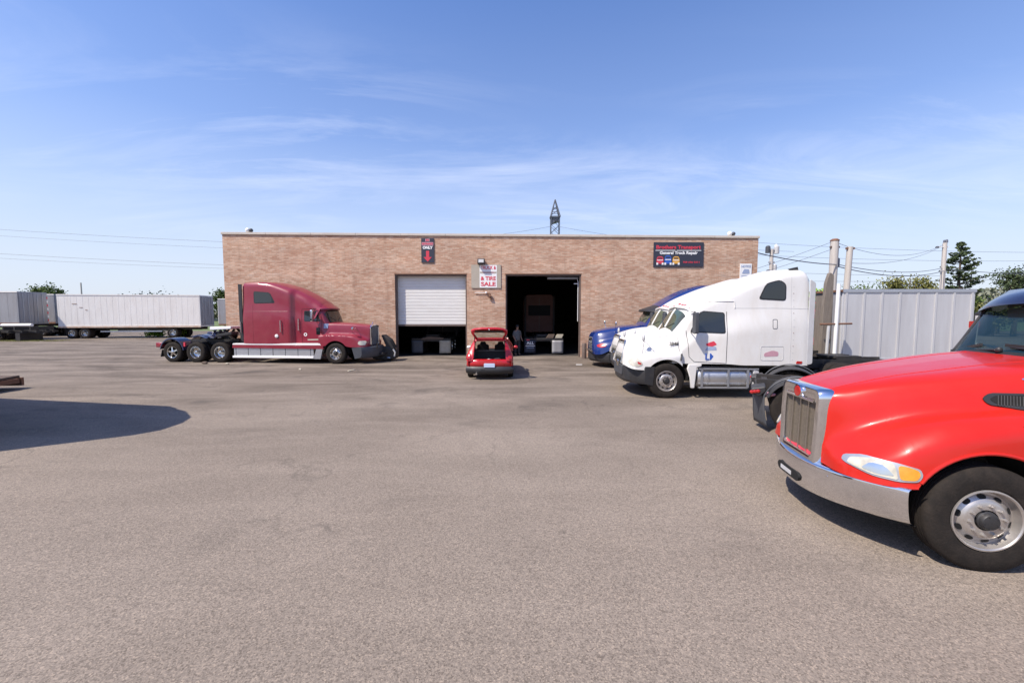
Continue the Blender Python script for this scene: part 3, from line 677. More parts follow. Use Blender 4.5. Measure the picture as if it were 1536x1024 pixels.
# ---- maroon tractor
Mt, Mh, Mc = tractor(dict(
    label='maroon long-nose sleeper truck with three rear axles, parked against the brick wall', loc=(-8.45, 21.10, 0), rz=-5.3, paint='maroon', hw=1.15,
    hood=[(-.86, S12((0, 2.03), (.42, 2.02), (.78, 1.96), (.87, 1.76), (.91, 1.52), (.99, 1.40), (1.13, 1.34), (1.15, .80))),
          (-.45, S12((0, 2.02), (.41, 2.01), (.74, 1.95), (.82, 1.74), (.86, 1.5), (.96, 1.43), (1.13, 1.38), (1.15, .90))),
          (0, S12((0, 2.0), (.4, 1.99), (.68, 1.93), (.75, 1.72), (.79, 1.48), (.9, 1.42), (1.12, 1.38), (1.15, 1.0))),
          (.8, S12((0, 1.94), (.38, 1.93), (.58, 1.88), (.63, 1.68), (.67, 1.44), (.8, 1.38), (1.10, 1.32), (1.14, .82))),
          (1.2, S12((0, 1.90), (.36, 1.89), (.53, 1.84), (.57, 1.64), (.60, 1.3), (.75, 1.23), (1.04, 1.17), (1.10, .82))),
          (1.42, S12((0, 1.87), (.36, 1.86), (.50, 1.81), (.54, 1.62), (.57, 1.18), (.70, 1.07), (.92, 1.02), (.98, .82))),
          (1.47, S12((0, 1.86), (.35, 1.85), (.49, 1.80), (.53, 1.62), (.55, 1.10), (.64, .98), (.80, .94), (.84, .82)))],
    cab=[(-4.74, cab_sec(3.93, 3.84, 1.13, 1.05, .97)), (-4.66, cab_sec(4.02, 3.93, 1.15, 1.07, .97)), (-4.1, cab_sec(4.05, 3.94, 1.16, 1.08, .97)), (-3.4, cab_sec(4.02, 3.88, 1.16, 1.07, .97)), (-2.9, cab_sec(3.92, 3.72, 1.15, 1.06, .97)),
         (-2.36, cab_sec(3.77, 3.50, 1.14, 1.04, .97)), (-2.28, cab_sec(3.74, 3.46, 1.11, 1.00, .97)), (-2.16, cab_sec(3.68, 3.40, .97, .90, .97)), (-2.0, cab_sec(3.62, 3.32, .955, .89, .97)), (-1.6, cab_sec(3.43, 3.10, .95, .88, .97)), (-1.3, cab_sec(3.26, 2.88, .95, .87, .97)), (-1.0, cab_sec(3.06, 2.72, .95, .86, .97)),
         (-.86, cab_sec(2.92, 2.62, .95, .86, .97)), (-.76, cab_sec(2.76, 2.42, .95, .86, .97)), (-.67, cab_sec(2.56, 2.18, .95, .86, .97)), (-.57, cab_sec(2.30, 1.92, .95, .86, .97)), (-.47, cab_sec(2.05, 1.75, .94, .85, .97)), (-.4, cab_sec(1.9, 1.65, .93, .84, .97))],
    ws=(-.72, -.48, 13), divider=False, wsm='darkglass',
    door_win=[(-.90, 2.08), (-1.66, 2.08), (-1.66, 2.56), (-1.06, 2.56)],
    door_seam=[(-.86, 2.56), (-.80, 2.06), (-.82, 1.02), (-1.80, 1.02), (-1.80, 2.66), (-1.0, 2.68)],
    sl_win=[(-3.12, 2.99), (-4.10, 2.97), (-4.10, 3.50), (-3.35, 3.44)],
    seams=[[(-2.2, 2.55), (-4.7, 2.55)], [(-4.2, 1.0), (-4.2, 2.5), (-4.2, 2.9)]],
    mirror=(-1.10, 2.06, 2.62), drives=[-6.05, -7.35, -8.62], dkind=['drive', 'drive', 'spoke'], rimf='dullchrome', rimr='dullchrome', back=-9.4,
    grabs=[(-1.95, 1.62, 2.18), (-2.75, 1.55, 2.1)]))
t = Mt
for s in (-1, 1):
    hl = Mh.panel(rr([(1.44, 1.02), (1.36, 1.12), (1.15, 1.12), (1.10, .98), (1.2, .92), (1.42, .92)], .05), .014, s).build('headlight', 'lens', t)
    sd = MB().prism([(-.80, 1.0), (-1.0, .99), (-5.32, .97), (-5.34, .90), (-.72, .90)], 'y', s*.95, s*1.15); sd.build('side_deck', 'signwhite', t, bevel=.01)
    sk = MB().prism([(-.66, .90), (-5.34, .90), (-5.36, .74), (-.60, .72)], 'y', s*1.09, s*1.145); sk.build('side_skirt', 'maroon', t, bevel=.01)
    sr = MB(); sr.box(-5.30, -1.15, s*1.06, s*1.10, .36, .735); so = sr.build('skirt_panel', 'alu', t)
    MB().box(-5.34, -1.12, s*1.05, s*1.17, .26, .36).build('running_board', 'signwhite', so, bevel=.01)
    for x in lin(-5.2, -1.3, 7): MB().box(x-.012, x+.012, s*1.10, s*1.106, .37, .73).build('skirt_rib', 'greyplastic', so)
    MB().prism([(-.66, .72), (-.98, .72), (-1.15, .24), (-.78, .24)], 'y', s*1.06, s*1.14).build('mud_panel', 'alu', t)
    MB().prism([(-.55, 1.28), (-.74, 1.05), (-.98, .74), (-.66, .72), (-.60, .95)], 'y', s*.98, s*1.14).build('fender_skirt', 'maroon', t, bevel=.01)
    MB().prism([(-4.74, .99), (-4.90, 1.2), (-4.92, 3.88), (-4.74, 3.88)], 'y', s*1.10, s*1.14).build('side_extender', 'blackplastic', t)
    MB().tube([(-4.82, s*1.19, 1.5), (-4.84, s*1.19, 2.05)], .025, 8).build('grab_handle', 'dullchrome', t)
    MB().lathe([(.002, 0), (.085, .0), (.085, .03), (.06, .04), (.002, .045)], 20, 'y' , (0, 0, 0)).build('fuel_cap', 'signwhite', t, loc=(-2.98, s*1.155, 1.35), rot=(0, 0, 0 if s > 0 else PI))
    Mc.panel(rr([(-.86, 1.42), (-1.06, 1.42), (-1.06, 1.76), (-.86, 1.76)], .02), .008, s).build('lower_door_window', 'darkglass', t)
    Mc.panel([(-.70, 1.72), (-.52, 1.72), (-.52, 1.95), (-.70, 1.95)], .008, s, depth=.004).build('cowl_sticker', 'faintblue', t)
    Mc.panel([(-.90, 1.14), (-1.52, 1.13), (-1.52, 1.19), (-.92, 1.21)], .008, s, depth=.004).build('door_stripe', 'board', t)
    st = MB().lathe([(.045, 0), (.085, 0), (.085, .008), (.045, .008)], 20, 'y').build('door_emblem', 'signwhite', t, loc=(-1.62, s*(Mc.side_y(-1.62, 1.42)+.004), 1.42), rot=(0, 0, 0 if s > 0 else PI))
    hm = MB().tube([(.62, s*.66, 1.5), (.8, s*1.0, 1.78)], .012, 6).tube([(.95, s*.62, 1.55), (.8, s*1.0, 1.78)], .012, 6).tube([(.8, s*.64, 1.8), (.8, s*1.0, 1.80)], .012, 6); ho = hm.build('hood_mirror_bracket', 'dullchrome', t)
    MB().sphere((.82, s*1.02, 1.72), .09, 12, (.55, 1, 1)).build('hood_mirror', 'chrome', ho)
    ft = half_fender(t, -8.62, .66, s*.5, s*1.16, 5, 172, 'navy', 'rear_fender', z=.56)
    half_fender(t, -7.0, 1.25, s*.5, s*1.15, 62, 112, 'navy', 'drive_fender', z=.15)
    MB().prism(rr([(-5.35, 1.42), (-5.4, 1.55), (-6.2, 1.40), (-6.25, 1.28)], .03), 'y', s*.65, s*1.15).build('front_half_fender', 'blackplastic', t, bevel=.02)
    MB().prism([(-9.20, .62), (-9.17, .62), (-9.27, .26), (-9.30, .26)], 'y', s*.55, s*1.12).build('mudflap', 'blackplastic', t)
    MB().sphere((-9.36, s*.92, .88), .13, 14, (1.2, 1.5, .8)).build('tail_light', 'redlens', t)
    MB().box(-7.98, -7.90, s*1.06, s*1.14, .80, 1.0).build('side_reflector', 'signred', t)
MB().box(-9.55, -9.2, -1.1, 1.1, .74, .98).build('rear_crossbeam', 'maroon', t, bevel=.03)
# recovery gear over the drive axles
bo = MB()
for s in (-1, 1):
    bo.bar((-7.3, s*.45, 1.08), (-6.75, s*.45, 1.66), .07); bo.bar((-5.75, s*.45, 1.02), (-6.35, s*.45, 1.66), .12, .08); bo.bar((-6.9, s*.45, 1.1), (-6.5, s*.45, 1.6), .09)
    bo.bar((-7.4, s*.45, 1.06), (-5.5, s*.45, 1.06), .1, .14)
bo.lathe([(.001, -.25), (.2, -.25), (.2, -.2), (.11, -.2), (.11, .2), (.2, .2), (.2, .25), (.001, .25)], 20, 'y', (-6.35, 0, 1.3))
bf = bo.build('boom_frame', 'frame', t)
MB().prism(rr([(-6.98, 1.60), (-5.82, 1.66), (-5.82, 1.80), (-6.98, 1.76)], .03), 'y', -.62, .62).build('boom_beam', 'signwhite', bf, bevel=.02)
MB().prism([(-7.35, 1.25), (-6.55, 1.22), (-6.9, 1.52), (-7.25, 1.50)], 'y', -.5, .5).build('winch_cover', 'navy', t, bevel=.05)
vz = MB(); rows = []
for y in lin(-.92, .92, 17):
    d = .32*abs(y)**2.2
    rows.append([(-.98-d, y, Mc.top_z(-.92-d*.7, y)+.04), (-.54-d*1.1, y, 2.72-.05*y*y), (-.52-d*1.1, y, 2.66-.05*y*y), (-.58-d*1.1, y, 2.64-.05*y*y), (-.86-d, y, 2.66-.05*y*y)])
vz.grid(rows).build('visor', 'maroon', t)
bowed_bumper(t, 'greyplastic', 1.12, .55, 1.80, [(-.45, .83), (.0, .83), (.04, .78), (.05, .45), (-.02, .32), (-.3, .26)])
g = MB().box(1.475, 1.49, -.46, .46, .92, 1.80)
go = g.build('grille_mesh', 'greyplastic', t)
fr = MB().tube([(1.49, y, z) for y, z in [(-.48, .92), (-.48, 1.74), (-.40, 1.84), (.40, 1.84), (.48, 1.74), (.48, .92), (.40, .88), (-.40, .88)]], .04, 8, True).build('grille_surround', 'chrome', t)
bb = MB()
for y in lin(-.42, .42, 19): bb.box(1.49, 1.50, y-.006, y+.006, .92, 1.80)
bb.build('grille_bars', 'alu', go)
MB().tube([(1.38, -.05, 1.90), (1.44, -.05, 1.99)], .02, 8).sphere((1.42, -.05, 2.0), .035, 10).build('hood_ornament', 'chrome', t)
MB().box(1.85, 2.0, -.25, .25, .36, .50).build('tow_hitch', 'frame', t, bevel=.02); MB().tube([(1.78, -.45, .75), (1.84, -.45, 1.0)], .03, 8).build('marker_rod', 'frame', t)

# ---- blue tractor
Bt, Bh, Bc = tractor(dict(
    label='dark blue aerodynamic sleeper truck with black sun visor, beyond the white truck', loc=(5.22, 19.5, 0), rz=180, paint='blue', hw=1.2,
    hood=[(-.9, S12((0, 1.94), (.5, 1.93), (.86, 1.86), (.98, 1.66), (1.04, 1.46), (1.1, 1.32), (1.17, 1.2), (1.18, .80))),
          (-.3, S12((0, 1.92), (.5, 1.905), (.84, 1.82), (.97, 1.6), (1.03, 1.42), (1.1, 1.32), (1.19, 1.2), (1.2, .80))),
          (.4, S12((0, 1.84), (.47, 1.825), (.76, 1.74), (.90, 1.52), (.98, 1.38), (1.08, 1.28), (1.19, 1.12), (1.2, .9))),
          (.9, S12((0, 1.75), (.44, 1.73), (.68, 1.64), (.82, 1.44), (.9, 1.28), (1.02, 1.18), (1.14, 1.0), (1.18, .78))),
          (1.25, S12((0, 1.66), (.42, 1.64), (.6, 1.56), (.72, 1.36), (.8, 1.2), (.9, 1.08), (1.02, .9), (1.06, .62))),
          (1.42, S12((0, 1.55), (.4, 1.53), (.52, 1.46), (.62, 1.28), (.7, 1.12), (.78, 1.0), (.86, .85), (.9, .60))),
          (1.5, S12((0, 1.42), (.36, 1.40), (.46, 1.35), (.52, 1.2), (.58, 1.05), (.64, .94), (.7, .8), (.72, .62)))],
    cab=[(-4.5, cab_sec(3.6, 3.45, 1.2, 1.04, .9)), (-4.3, cab_sec(3.78, 3.6, 1.22, 1.06, .9)), (-3.6, cab_sec(3.76, 3.56, 1.22, 1.06, .9)), (-3.0, cab_sec(3.64, 3.42, 1.22, 1.06, .9)), (-2.4, cab_sec(3.42, 3.18, 1.2, 1.05, .9)),
         (-1.9, cab_sec(3.14, 2.9, 1.16, 1.02, .9)), (-1.5, cab_sec(2.88, 2.66, 1.12, .98, .9)), (-1.3, cab_sec(2.74, 2.5, 1.1, .96, .9)), (-1.1, cab_sec(2.50, 2.2, 1.08, .95, .9)), (-.9, cab_sec(2.15, 1.9, 1.06, .95, .9)), (-.72, cab_sec(1.86, 1.7, 1.04, .94, .9))],
    ws=(-1.2, -.86, 11), wsm='greenglass', wm='greenglass',
    door_win=[(-1.22, 1.95), (-2.0, 1.92), (-2.0, 2.5), (-1.5, 2.52)],
    door_seam=[(-1.1, 2.0), (-1.15, 1.05), (-2.1, 1.0), (-2.1, 2.6)],
    mirror=(-1.55, 1.9, 2.5), mirm='blackplastic', drives=[-5.6, -6.9], back=-7.6))
t = Bt
rows = []
for y in lin(-.98, .98, 17):
    d = .22*abs(y)**2.2
    rows.append([(-1.5-d, y, Bc.top_z(-1.42-d*.7, y)+.03), (-.84-d*1.5, y, 2.64-.05*y*y), (-.80-d*1.5, y, 2.56-.05*y*y), (-1.2-d, y, 2.55-.05*y*y)])
MB().grid(rows).build('visor', 'blackplastic', t)
for s in (-1, 1):
    Bh.panel(rr([(1.38, 1.02), (1.22, 1.10), (1.02, 1.10), (1.0, .98), (1.2, .92), (1.36, .94)], .05), .012, s).build('headlight', 'redlens', t)
    hm = MB().tube([Bh.on(.55, 1.6, 0, s), (.6, s*1.1, 1.95)], .012, 6).build('hood_mirror_bracket', 'chrome', t)
    MB().sphere((.6, s*1.1, 2.0), .08, 12, (.5, .8, 1.2)).build('hood_mirror', 'chrome', hm)
    MB().prism([(-.66, .9), (-.72, .3), (-4.5, .3), (-4.5, .9)], 'y', s*1.14, s*1.19).build('side_skirt', 'blue', t)
bowed_bumper(t, 'blackplastic', 1.19, .7, 1.56, [(-.25, .68), (.0, .68), (.03, .62), (.04, .36), (-.03, .26), (-.2, .24)])
g = MB().box(1.49, 1.515, -.38, .38, .72, 1.36).build('grille', 'chrome', t); bb = MB()
for z in lin(.78, 1.32, 8): bb.box(1.515, 1.53, -.36, .36, z-.012, z+.012)
bb.build('grille_bars', 'blackplastic', g)
MB().tube([(1.6, y, .75) for y in lin(-1.0, 1.0, 5)], .03, 8).build('bumper_guard', 'dullchrome', t)
# ------------------------------------------------------------------ near red tractor (only its front half is in view)
RT = thing('semi_truck', 'bright red conventional truck with chrome grille and bumper, close at the right edge', 'truck', (4.68, 4.93, 0), R(170), 'semi tractors parked in the yard')
t = RT
rh = Skin([
    (-1.14, S12((0, 1.99), (.58, 1.975), (.85, 1.915), (.95, 1.80), (1.0, 1.60), (1.08, 1.51), (1.17, 1.36), (1.18, .62))),
    (-.6, S12((0, 1.93), (.55, 1.915), (.79, 1.855), (.88, 1.74), (.94, 1.56), (1.08, 1.49), (1.185, 1.33), (1.2, .62))),
    (0, S12((0, 1.83), (.50, 1.815), (.69, 1.765), (.775, 1.66), (.87, 1.48), (1.06, 1.43), (1.185, 1.27), (1.2, .9))),
    (.3, S12((0, 1.775), (.46, 1.76), (.63, 1.71), (.71, 1.60), (.815, 1.41), (1.03, 1.365), (1.175, 1.21), (1.2, .8))),
    (.6, S12((0, 1.70), (.42, 1.685), (.565, 1.64), (.63, 1.53), (.725, 1.30), (.95, 1.24), (1.14, 1.08), (1.19, .76))),
    (.82, S12((0, 1.635), (.365, 1.625), (.50, 1.57), (.565, 1.45), (.63, 1.2), (.80, 1.10), (1.03, .96), (1.09, .75))),
    (.96, S12((0, 1.585), (.35, 1.575), (.455, 1.52), (.495, 1.40), (.53, 1.1), (.66, .99), (.85, .89), (.91, .74))),
    (1.02, S12((0, 1.54), (.33, 1.53), (.43, 1.47), (.455, 1.34), (.485, 1.02), (.58, .92), (.74, .84), (.80, .74))),
    (1.05, S12((0, 1.48), (.30, 1.47), (.40, 1.42), (.42, 1.3), (.44, .98), (.50, .88), (.62, .81), (.68, .74)))], (0, .5, .645), n=60)
us = sorted(set(arch_us(0, .645, -1.14, 1.05, 110)+lin(.8, 1.05, 14)))
rh.mesh(us, cap0=False, lip=.05).build('hood', 'red', t, smooth=45)
# rolled wheel-arch lip
for s in (-1, 1):
    pts = []
    for k in range(1, 30):
        a = PI*k/30; u = .652*math.cos(a); z = .5+.652*math.sin(a)
        if z > .78: pts.append((u, s*(rh.side_y(u, z+.03)+.004), z))
    MB().tube(pts, .017, 8).build('arch_lip', 'red', t)
    wl = MB(); A = lin(R(-5), R(185), 26)
    wl.grid([[(.66*math.cos(a), s*y, .5+.66*math.sin(a)) for a in A] for y in (1.15, .45)]); wl.add([(.66*math.cos(a), s*.45, .5+.66*math.sin(a)) for a in A], [tuple(range(26))])
    wl.build('wheel_well', 'darkhole', t)
# cab with an open windscreen
def rc(zc, zs): return cab_sec(zc, zs, 1.16, 1.04, .95)
rcab = Skin([(-3.3, rc(2.9, 2.82)), (-2.4, rc(2.88, 2.8)), (-1.95, rc(2.84, 2.74)), (-1.75, rc(2.78, 2.64)), (-1.6, rc(2.72, 2.50)), (-1.5, rc(2.64, 2.32)), (-1.4, rc(2.52, 2.14)), (-1.3, rc(2.37, 1.97)), (-1.2, rc(2.2, 1.82)), (-1.1, rc(2.02, 1.66)), (-1.0, rc(1.85, 1.5))], None, 60)
def ws_hole(u, y, z): return -1.66 < u < -1.04 and abs(y) < .93 and z > 1.82 and z < 2.62-.08*y*y
def dw_hole(u, y, z): return abs(y) > .96 and -2.35 < u < -1.55 and 1.95 < z < 2.55
cu = sorted(set([round(x, 3) for x in lin(-3.3, -1.8, 36)+lin(-1.8, -1.0, 70)]))
hole = lambda u, y, z: ws_hole(u, y, z) or dw_hole(u, y, z)
rcab.mesh(cu, skip=hole, cap1=False).build('cab', 'red', t, smooth=40)
rcab.mesh([u for u in cu if u < -1.1], skip=hole, cap1=False, scale=.975).build('cab_lining', 'interior', t, smooth=40)
ws = MB(); fs = []; rows = []
uu = lin(-1.68, -1.03, 50)
sk0 = rcab.mesh(uu, cap0=False, cap1=False, skip=lambda u, y, z: not (abs(y) < .955 and z > 1.8 and z < 2.66-.08*y*y))
sk0.build('windshield', 'windshield', t, smooth=60)
for s in (-1, 1):
    pts = []
    for u in lin(-1.66, -1.14, 16):
        h = rcab.half(u); y = .95; pts.append((u, s*y, rcab.top_z(u, y)+.006))
    MB().tube(pts, .022, 8).build('windshield_seal', 'blackplastic', t)
    dwp = MB(); rcab.panel([(-1.55, 1.95), (-2.35, 1.95), (-2.35, 2.55), (-1.55, 2.55)], .002, s, depth=.004).build('window', 'windshield', t)
    rcab.line([(-1.42, 1.9), (-1.45, 1.0), (-2.45, 1.0), (-2.45, 2.6), (-1.6, 2.6)], .007, .001, s).build('door_seam', 'darkhole', t)
rows = []
for y in lin(-.99, .99, 25):
    d = .28*abs(y)**2.2
    rows.append([(-1.86-d*.6, y, rcab.top_z(-1.86, y)+.012), (-1.6-d*.8, y, rcab.top_z(-1.6-d*.8, y)+.05), (-1.36-d, y, 2.70-.10*y*y), (-1.25-d, y, 2.60-.10*y*y), (-1.24-d, y, 2.565-.10*y*y), (-1.36-d, y, 2.57-.09*y*y), (-1.5-d, y, 2.56-.08*y*y)])
MB().grid(rows).build('visor', 'navy', t, smooth=50)
for y in (0, .45): MB().sphere((-1.42-.28*abs(y)**2.2, y, 2.72-.1*y*y), .035, 12, (1.2, 1.2, .7)).build('marker_lamp', 'redlens', t)
for s in (-1, 1): rh.line([(-1.12, 1.2), (-1.12, 1.5), (-1.12, 1.78), (-1.12, 1.90)], .006, .001, s).build('hood_seam', 'darkhole', t)
for s in (-1, 1): rh.line([(-.9, .66), (-.9, 1.0), (-.86, 1.22), (-.95, 1.36), (-1.12, 1.42)], .005, .001, s).build('fender_seam', 'darkhole', t)
# cowl, wipers
cw = MB(); rows = []
for y in lin(-.98, .98, 15):
    d = .16*abs(y)**2
    rows.append([(-.98-d, y, rh.top_z(-1.0, y)-.02), (-1.08-d, y, rh.top_z(-1.05, y)+.025), (-1.2-d, y, rh.top_z(-1.1, y)+.02)])
cw.grid(rows).build('cowl', 'blackplastic', t)
for y0, y1 in ((-.1, -.92), (.75, -.02)):
    z = lambda u, y: rcab.top_z(u, y)
    p = (-1.045-.16*y0*y0, y0, rh.top_z(-1.05, y0)+.045)
    e = (-1.10-.16*y1*y1, y1, rh.top_z(-1.1, y1)+.075)
    w = MB().sphere(p, .035, 10).tube([p, tuple((a+b)/2+(0 if i < 2 else .02) for i, (a, b) in enumerate(zip(p, e))), e], [.018, .014, .011], 6)
    wo = w.build('wiper', 'blackplastic', t)
    b0 = (e[0]-.02, e[1]+.42, e[2]+.0); MB().bar((-1.10-.16*(y1+.5)**2, y1+.5, rh.top_z(-1.1, y1+.5)+.085), (e[0], e[1]-.06, e[2]+.02), .025, .035).build('wiper_blade', 'blackplastic', wo)
# interior seen through the glass
MB().prism([(-1.1, 1.86), (-1.55, 1.90), (-1.62, 1.78), (-1.62, 1.2), (-1.1, 1.2)], 'y', -.98, .98).build('dashboard', 'interior', t, bevel=.03)
for s in (-1, 1):
    st = MB().prism(rr([(-2.2, 1.25), (-2.75, 1.25), (-2.85, 2.1), (-2.72, 2.14), (-2.6, 1.5), (-2.2, 1.42)], .06), 'y', s*.5-.26, s*.5+.26); st.build('seat', 'seat', t, bevel=.05)
    MB().prism(rr([(-2.84, 2.12), (-2.72, 2.14), (-2.74, 2.36), (-2.86, 2.36)], .04), 'y', s*.5-.14, s*.5+.14).build('headrest', 'seat', t, bevel=.04)
MB().tube([(-1.75+.16*math.cos(a), .5+.22*math.sin(a)*1.0, 1.92+.14*math.cos(a)) for a in [2*PI*k/20 for k in range(20)]], .014, 6, True).tube([(-1.6, .5, 1.8), (-1.75, .5, 1.92)], .03, 6).build('steering_wheel', 'interior', t)
MB().prism(rr([(-.8, 2.38), (.8, 2.38), (.8, 2.52), (-.8, 2.52)], .05), 'x', -1.72, -1.69).build('sun_shade', 'board', t)
MB().box(-3.2, -3.17, -.62, .62, 1.9, 2.42).build('rear_window', 'lightgrey', t)  # opaque pale panel; its colour stands in for daylight through the window
# sleeper, chassis and running gear, out of frame to the right
sl = Skin([(-5.2, cab_sec(2.86, 2.78, 1.18, 1.05, .95)), (-5.0, cab_sec(2.95, 2.86, 1.2, 1.07, .95)), (-3.32, cab_sec(2.95, 2.86, 1.2, 1.07, .95))], None, 30)
sl.mesh(lin(-5.2, -3.32, 12)).build('sleeper', 'red', t)
frame_rails(t, -8.6, .9); axle(t, 0)
for s in (-1, 1):
    wheel(t, 'steer', 0, s*1.055, s, groove=True, spin=.12)
    for x in (-6.3, -7.6): wheel(t, 'drive', x, s*1.05, s)
    MB().lathe([(.002, -3.2), (.28, -3.19), (.30, -3.15), (.30, -1.55), (.28, -1.51), (.002, -1.5)], 32, 'x', (0, s*.9, .62)).build('fuel_tank', 'dullchrome', t)
MB().box(-.7, .8, -.45, .45, .55, 1.4).build('engine', 'darkhole', t)
# bumper: bowed chrome sheet with slot
rows = []; prof = [(-.12, .775), (-.02, .775), (.005, .770), (.022, .757), (.028, .742), (.030, .68), (.028, .60), (.022, .52), (.012, .45), (.002, .41), (-.02, .397), (-.08, .395)]
for y in lin(-1.215, 1.215, 49):
    a = abs(y)/1.215; d = .49*a**2.4; lift = .03*a**3
    rows.append([(1.14-d+dx, y, z+(.0 if z > .6 else lift)-.065*(1-a**1.5)) for dx, z in prof])
bu = MB().grid(rows); bo = bu.build('bumper', 'chrome', t, smooth=40)
MB().prism(rr([(-.28, .40), (.20, .40), (.24, .47), (.20, .51), (-.28, .51), (-.32, .46)], .03), 'x', 1.10, 1.174).build('plate_recess', 'darkhole', bo)
MB().box(1.172, 1.178, -.22, .05, .425, .475).build('plate_bracket', 'lightgrey', bo)
for y in (-.62, .62): MB().lathe([(.012, 0), (.010, .008), (.002, .010)], 12, 'x', (1.14-.5*(abs(y)/1.2)**2.4+.028, y, .64)).build('bumper_bolt', 'chrome', bo)
# black valance under the bumper, visible in its shadow
vr = []
for y in lin(-1.05, 1.05, 21):
    d = .5*(abs(y)/1.2)**2.4; vr.append([(.95-d, y, .42), (.90-d, y, .34), (.8-d, y, .33)])
MB().grid(vr).build('valance', 'blackplastic', t)
# grille
G = Matrix.Translation((1.062, 0, .64)) @ Matrix.Rotation(R(-1.5), 4, 'Y')
gb = MB().box(0, .012, -.37, .37, .03, .84, G); go = gb.build('grille_mesh', 'mesh', t)
outer = rr([(-.43, .0), (.43, .0), (.455, .5), (.445, .93), (-.445, .93), (-.455, .5)], .10, 6)
inner = rr([(-.335, .13), (.335, .13), (.35, .5), (.34, .80), (-.34, .80), (-.35, .5)], .05, 6)
sur = MB(); n = len(outer)
rings = [[(-.10, y*1.03, z*1.0+(.012 if z > .5 else 0)) for y, z in outer], [(.02, y*1.02, z*1.0+(.006 if z > .5 else 0)) for y, z in outer], [(.055, y*.97, z*.985+.005) for y, z in outer],
         [(.055, y*1.06, .45+(z-.45)*1.06) for y, z in inner], [(.045, y, z) for y, z in inner], [(.008, y*.985, .45+(z-.45)*.985) for y, z in inner]]
rings = [[tuple(G @ Vector(p)) for p in r] for r in rings]
sur.grid(rings, True); sur.build('grille_surround', 'chrome', t, smooth=50)
for y in (-.185, 0, .185):
    MB().box(.012, .034, y-.009, y+.009, .09, .80, G).build('grille_bar', 'dullchrome', go)
MB().tube([G @ Vector((.045, y, .775)) for y in lin(-.32, .32, 8)], .020, 8).build('grille_bar', 'chrome', go)
MB().prism([(-.32, .13), (.32, .13), (.32, .15), (.2, .165), (.1, .145), (-.05, .165), (-.2, .145), (-.32, .16)], 'x', .014, .02).build('grille_trim', 'signred', go, loc=G.translation, rot=(0, R(-1.5), 0))
em = MB().lathe([(.002, .088), (.062, .086), (.068, .078), (.068, .05)], 32, 'x', (0, .0, .845), True); eo = em.build('emblem', 'redlens', t, loc=G.translation, rot=(0, R(-1.5), 0)); eo.scale = (1, 1.12, 1)
em2 = MB().lathe([(.066, .082), (.078, .082), (.082, .07), (.082, .045)], 32, 'x', (0, 0, .845)); em2.build('emblem_ring', 'chrome', eo)
for s in (-1, 1):
    bz = rr([(1.0, .875), (.97, .935), (.88, .985), (.72, .985), (.57, .955), (.555, .895), (.585, .838), (.72, .818), (.88, .825)], .025)
    c = (.78, .90)
    hb = rh.panel([(c[0]+(p[0]-c[0])*1.03, c[1]+(p[1]-c[1])*1.05) for p in bz], .010, s, nu=22, nz=6).build('headlight', 'alu', t)
    rh.panel(rr([(.985, .875), (.955, .93), (.87, .972), (.735, .972), (.722, .832), (.88, .838)], .02), .018, s, nu=20, nz=6).build('headlight_lens', 'lens', hb)
    rh.panel(rr([(.92, .87), (.87, .94), (.80, .945), (.74, .86), (.85, .85)], .02), .0215, s, nu=10, nz=4).build('headlight_bulb', 'chrome', hb)
    rh.panel(rr([(.712, .832), (.716, .972), (.64, .965), (.58, .942), (.57, .898), (.598, .848)], .035), .018, s, nu=16, nz=6).build('amber_lens', 'amber', hb)
    # side air intake
    ib = rh.panel(rr([(-.15, 1.60), (-.19, 1.545), (-.50, 1.505), (-.98, 1.50), (-1.0, 1.66), (-.6, 1.675), (-.21, 1.66)], .04), .014, s, nu=20, nz=5).build('side_intake', 'blackplastic', t)
    rh.panel(rr([(-.20, 1.60), (-.24, 1.56), (-.50, 1.53), (-.94, 1.525), (-.96, 1.64), (-.6, 1.655), (-.26, 1.643)], .03), .018, s, nu=20, nz=5).build('intake_screen', 'darkhole', ib)
    gr = MB()
    for k in range(30):
        u = -.25-.022*k; rh.line([(u, 1.54), (u-.02, 1.64)], .004, .02, s, gr)
    gr.build('intake_slats', 'blackplastic', ib)
    MB().tube([rh.on(-.5, 1.80, 0, s), rh.on(-.53, 1.80, .03, s), rh.on(-.66, 1.795, .03, s), rh.on(-.69, 1.795, 0, s)], .012, 8).build('hood_latch', 'chrome', t)
    rh.line([(-.26, 1.40), (-.40, 1.43), (-.70, 1.41), (-.86, 1.36), (-.70, 1.345), (-.34, 1.36)], .010, -.004, s, closed=True).build('fender_dimple', 'red', t)
    # mirrors on stalks ahead of the doors
    mb = MB().tube([(-1.85, s*1.08, 1.98), (-1.74, s*1.28, 2.02), (-1.74, s*1.28, 2.42)], .02, 8); mo = mb.build('mirror_arm', 'lightgrey', t)
    MB().prism(rr([(s*1.18, 2.14), (s*1.38, 2.14), (s*1.38, 2.47), (s*1.18, 2.47)], .05), 'x', -1.86, -1.77).build('mirror', 'blackplastic', mo, bevel=.02)
    MB().prism(rr([(s*1.27, 2.24), (s*1.39, 2.24), (s*1.39, 2.34), (s*1.27, 2.34)], .02), 'x', -1.77, -1.73).build('mirror_lamp', 'redlens', mo)
# windscreen washer crease lines on the hood top
for s in (-1, 1):
    MB().tube([(u, s*(.36+.10*(1-u)/2), rh.top_z(u, .36+.10*(1-u)/2)-.006) for u in lin(.9, -1.0, 24)], .012, 6).build('hood_crease', 'red', t)

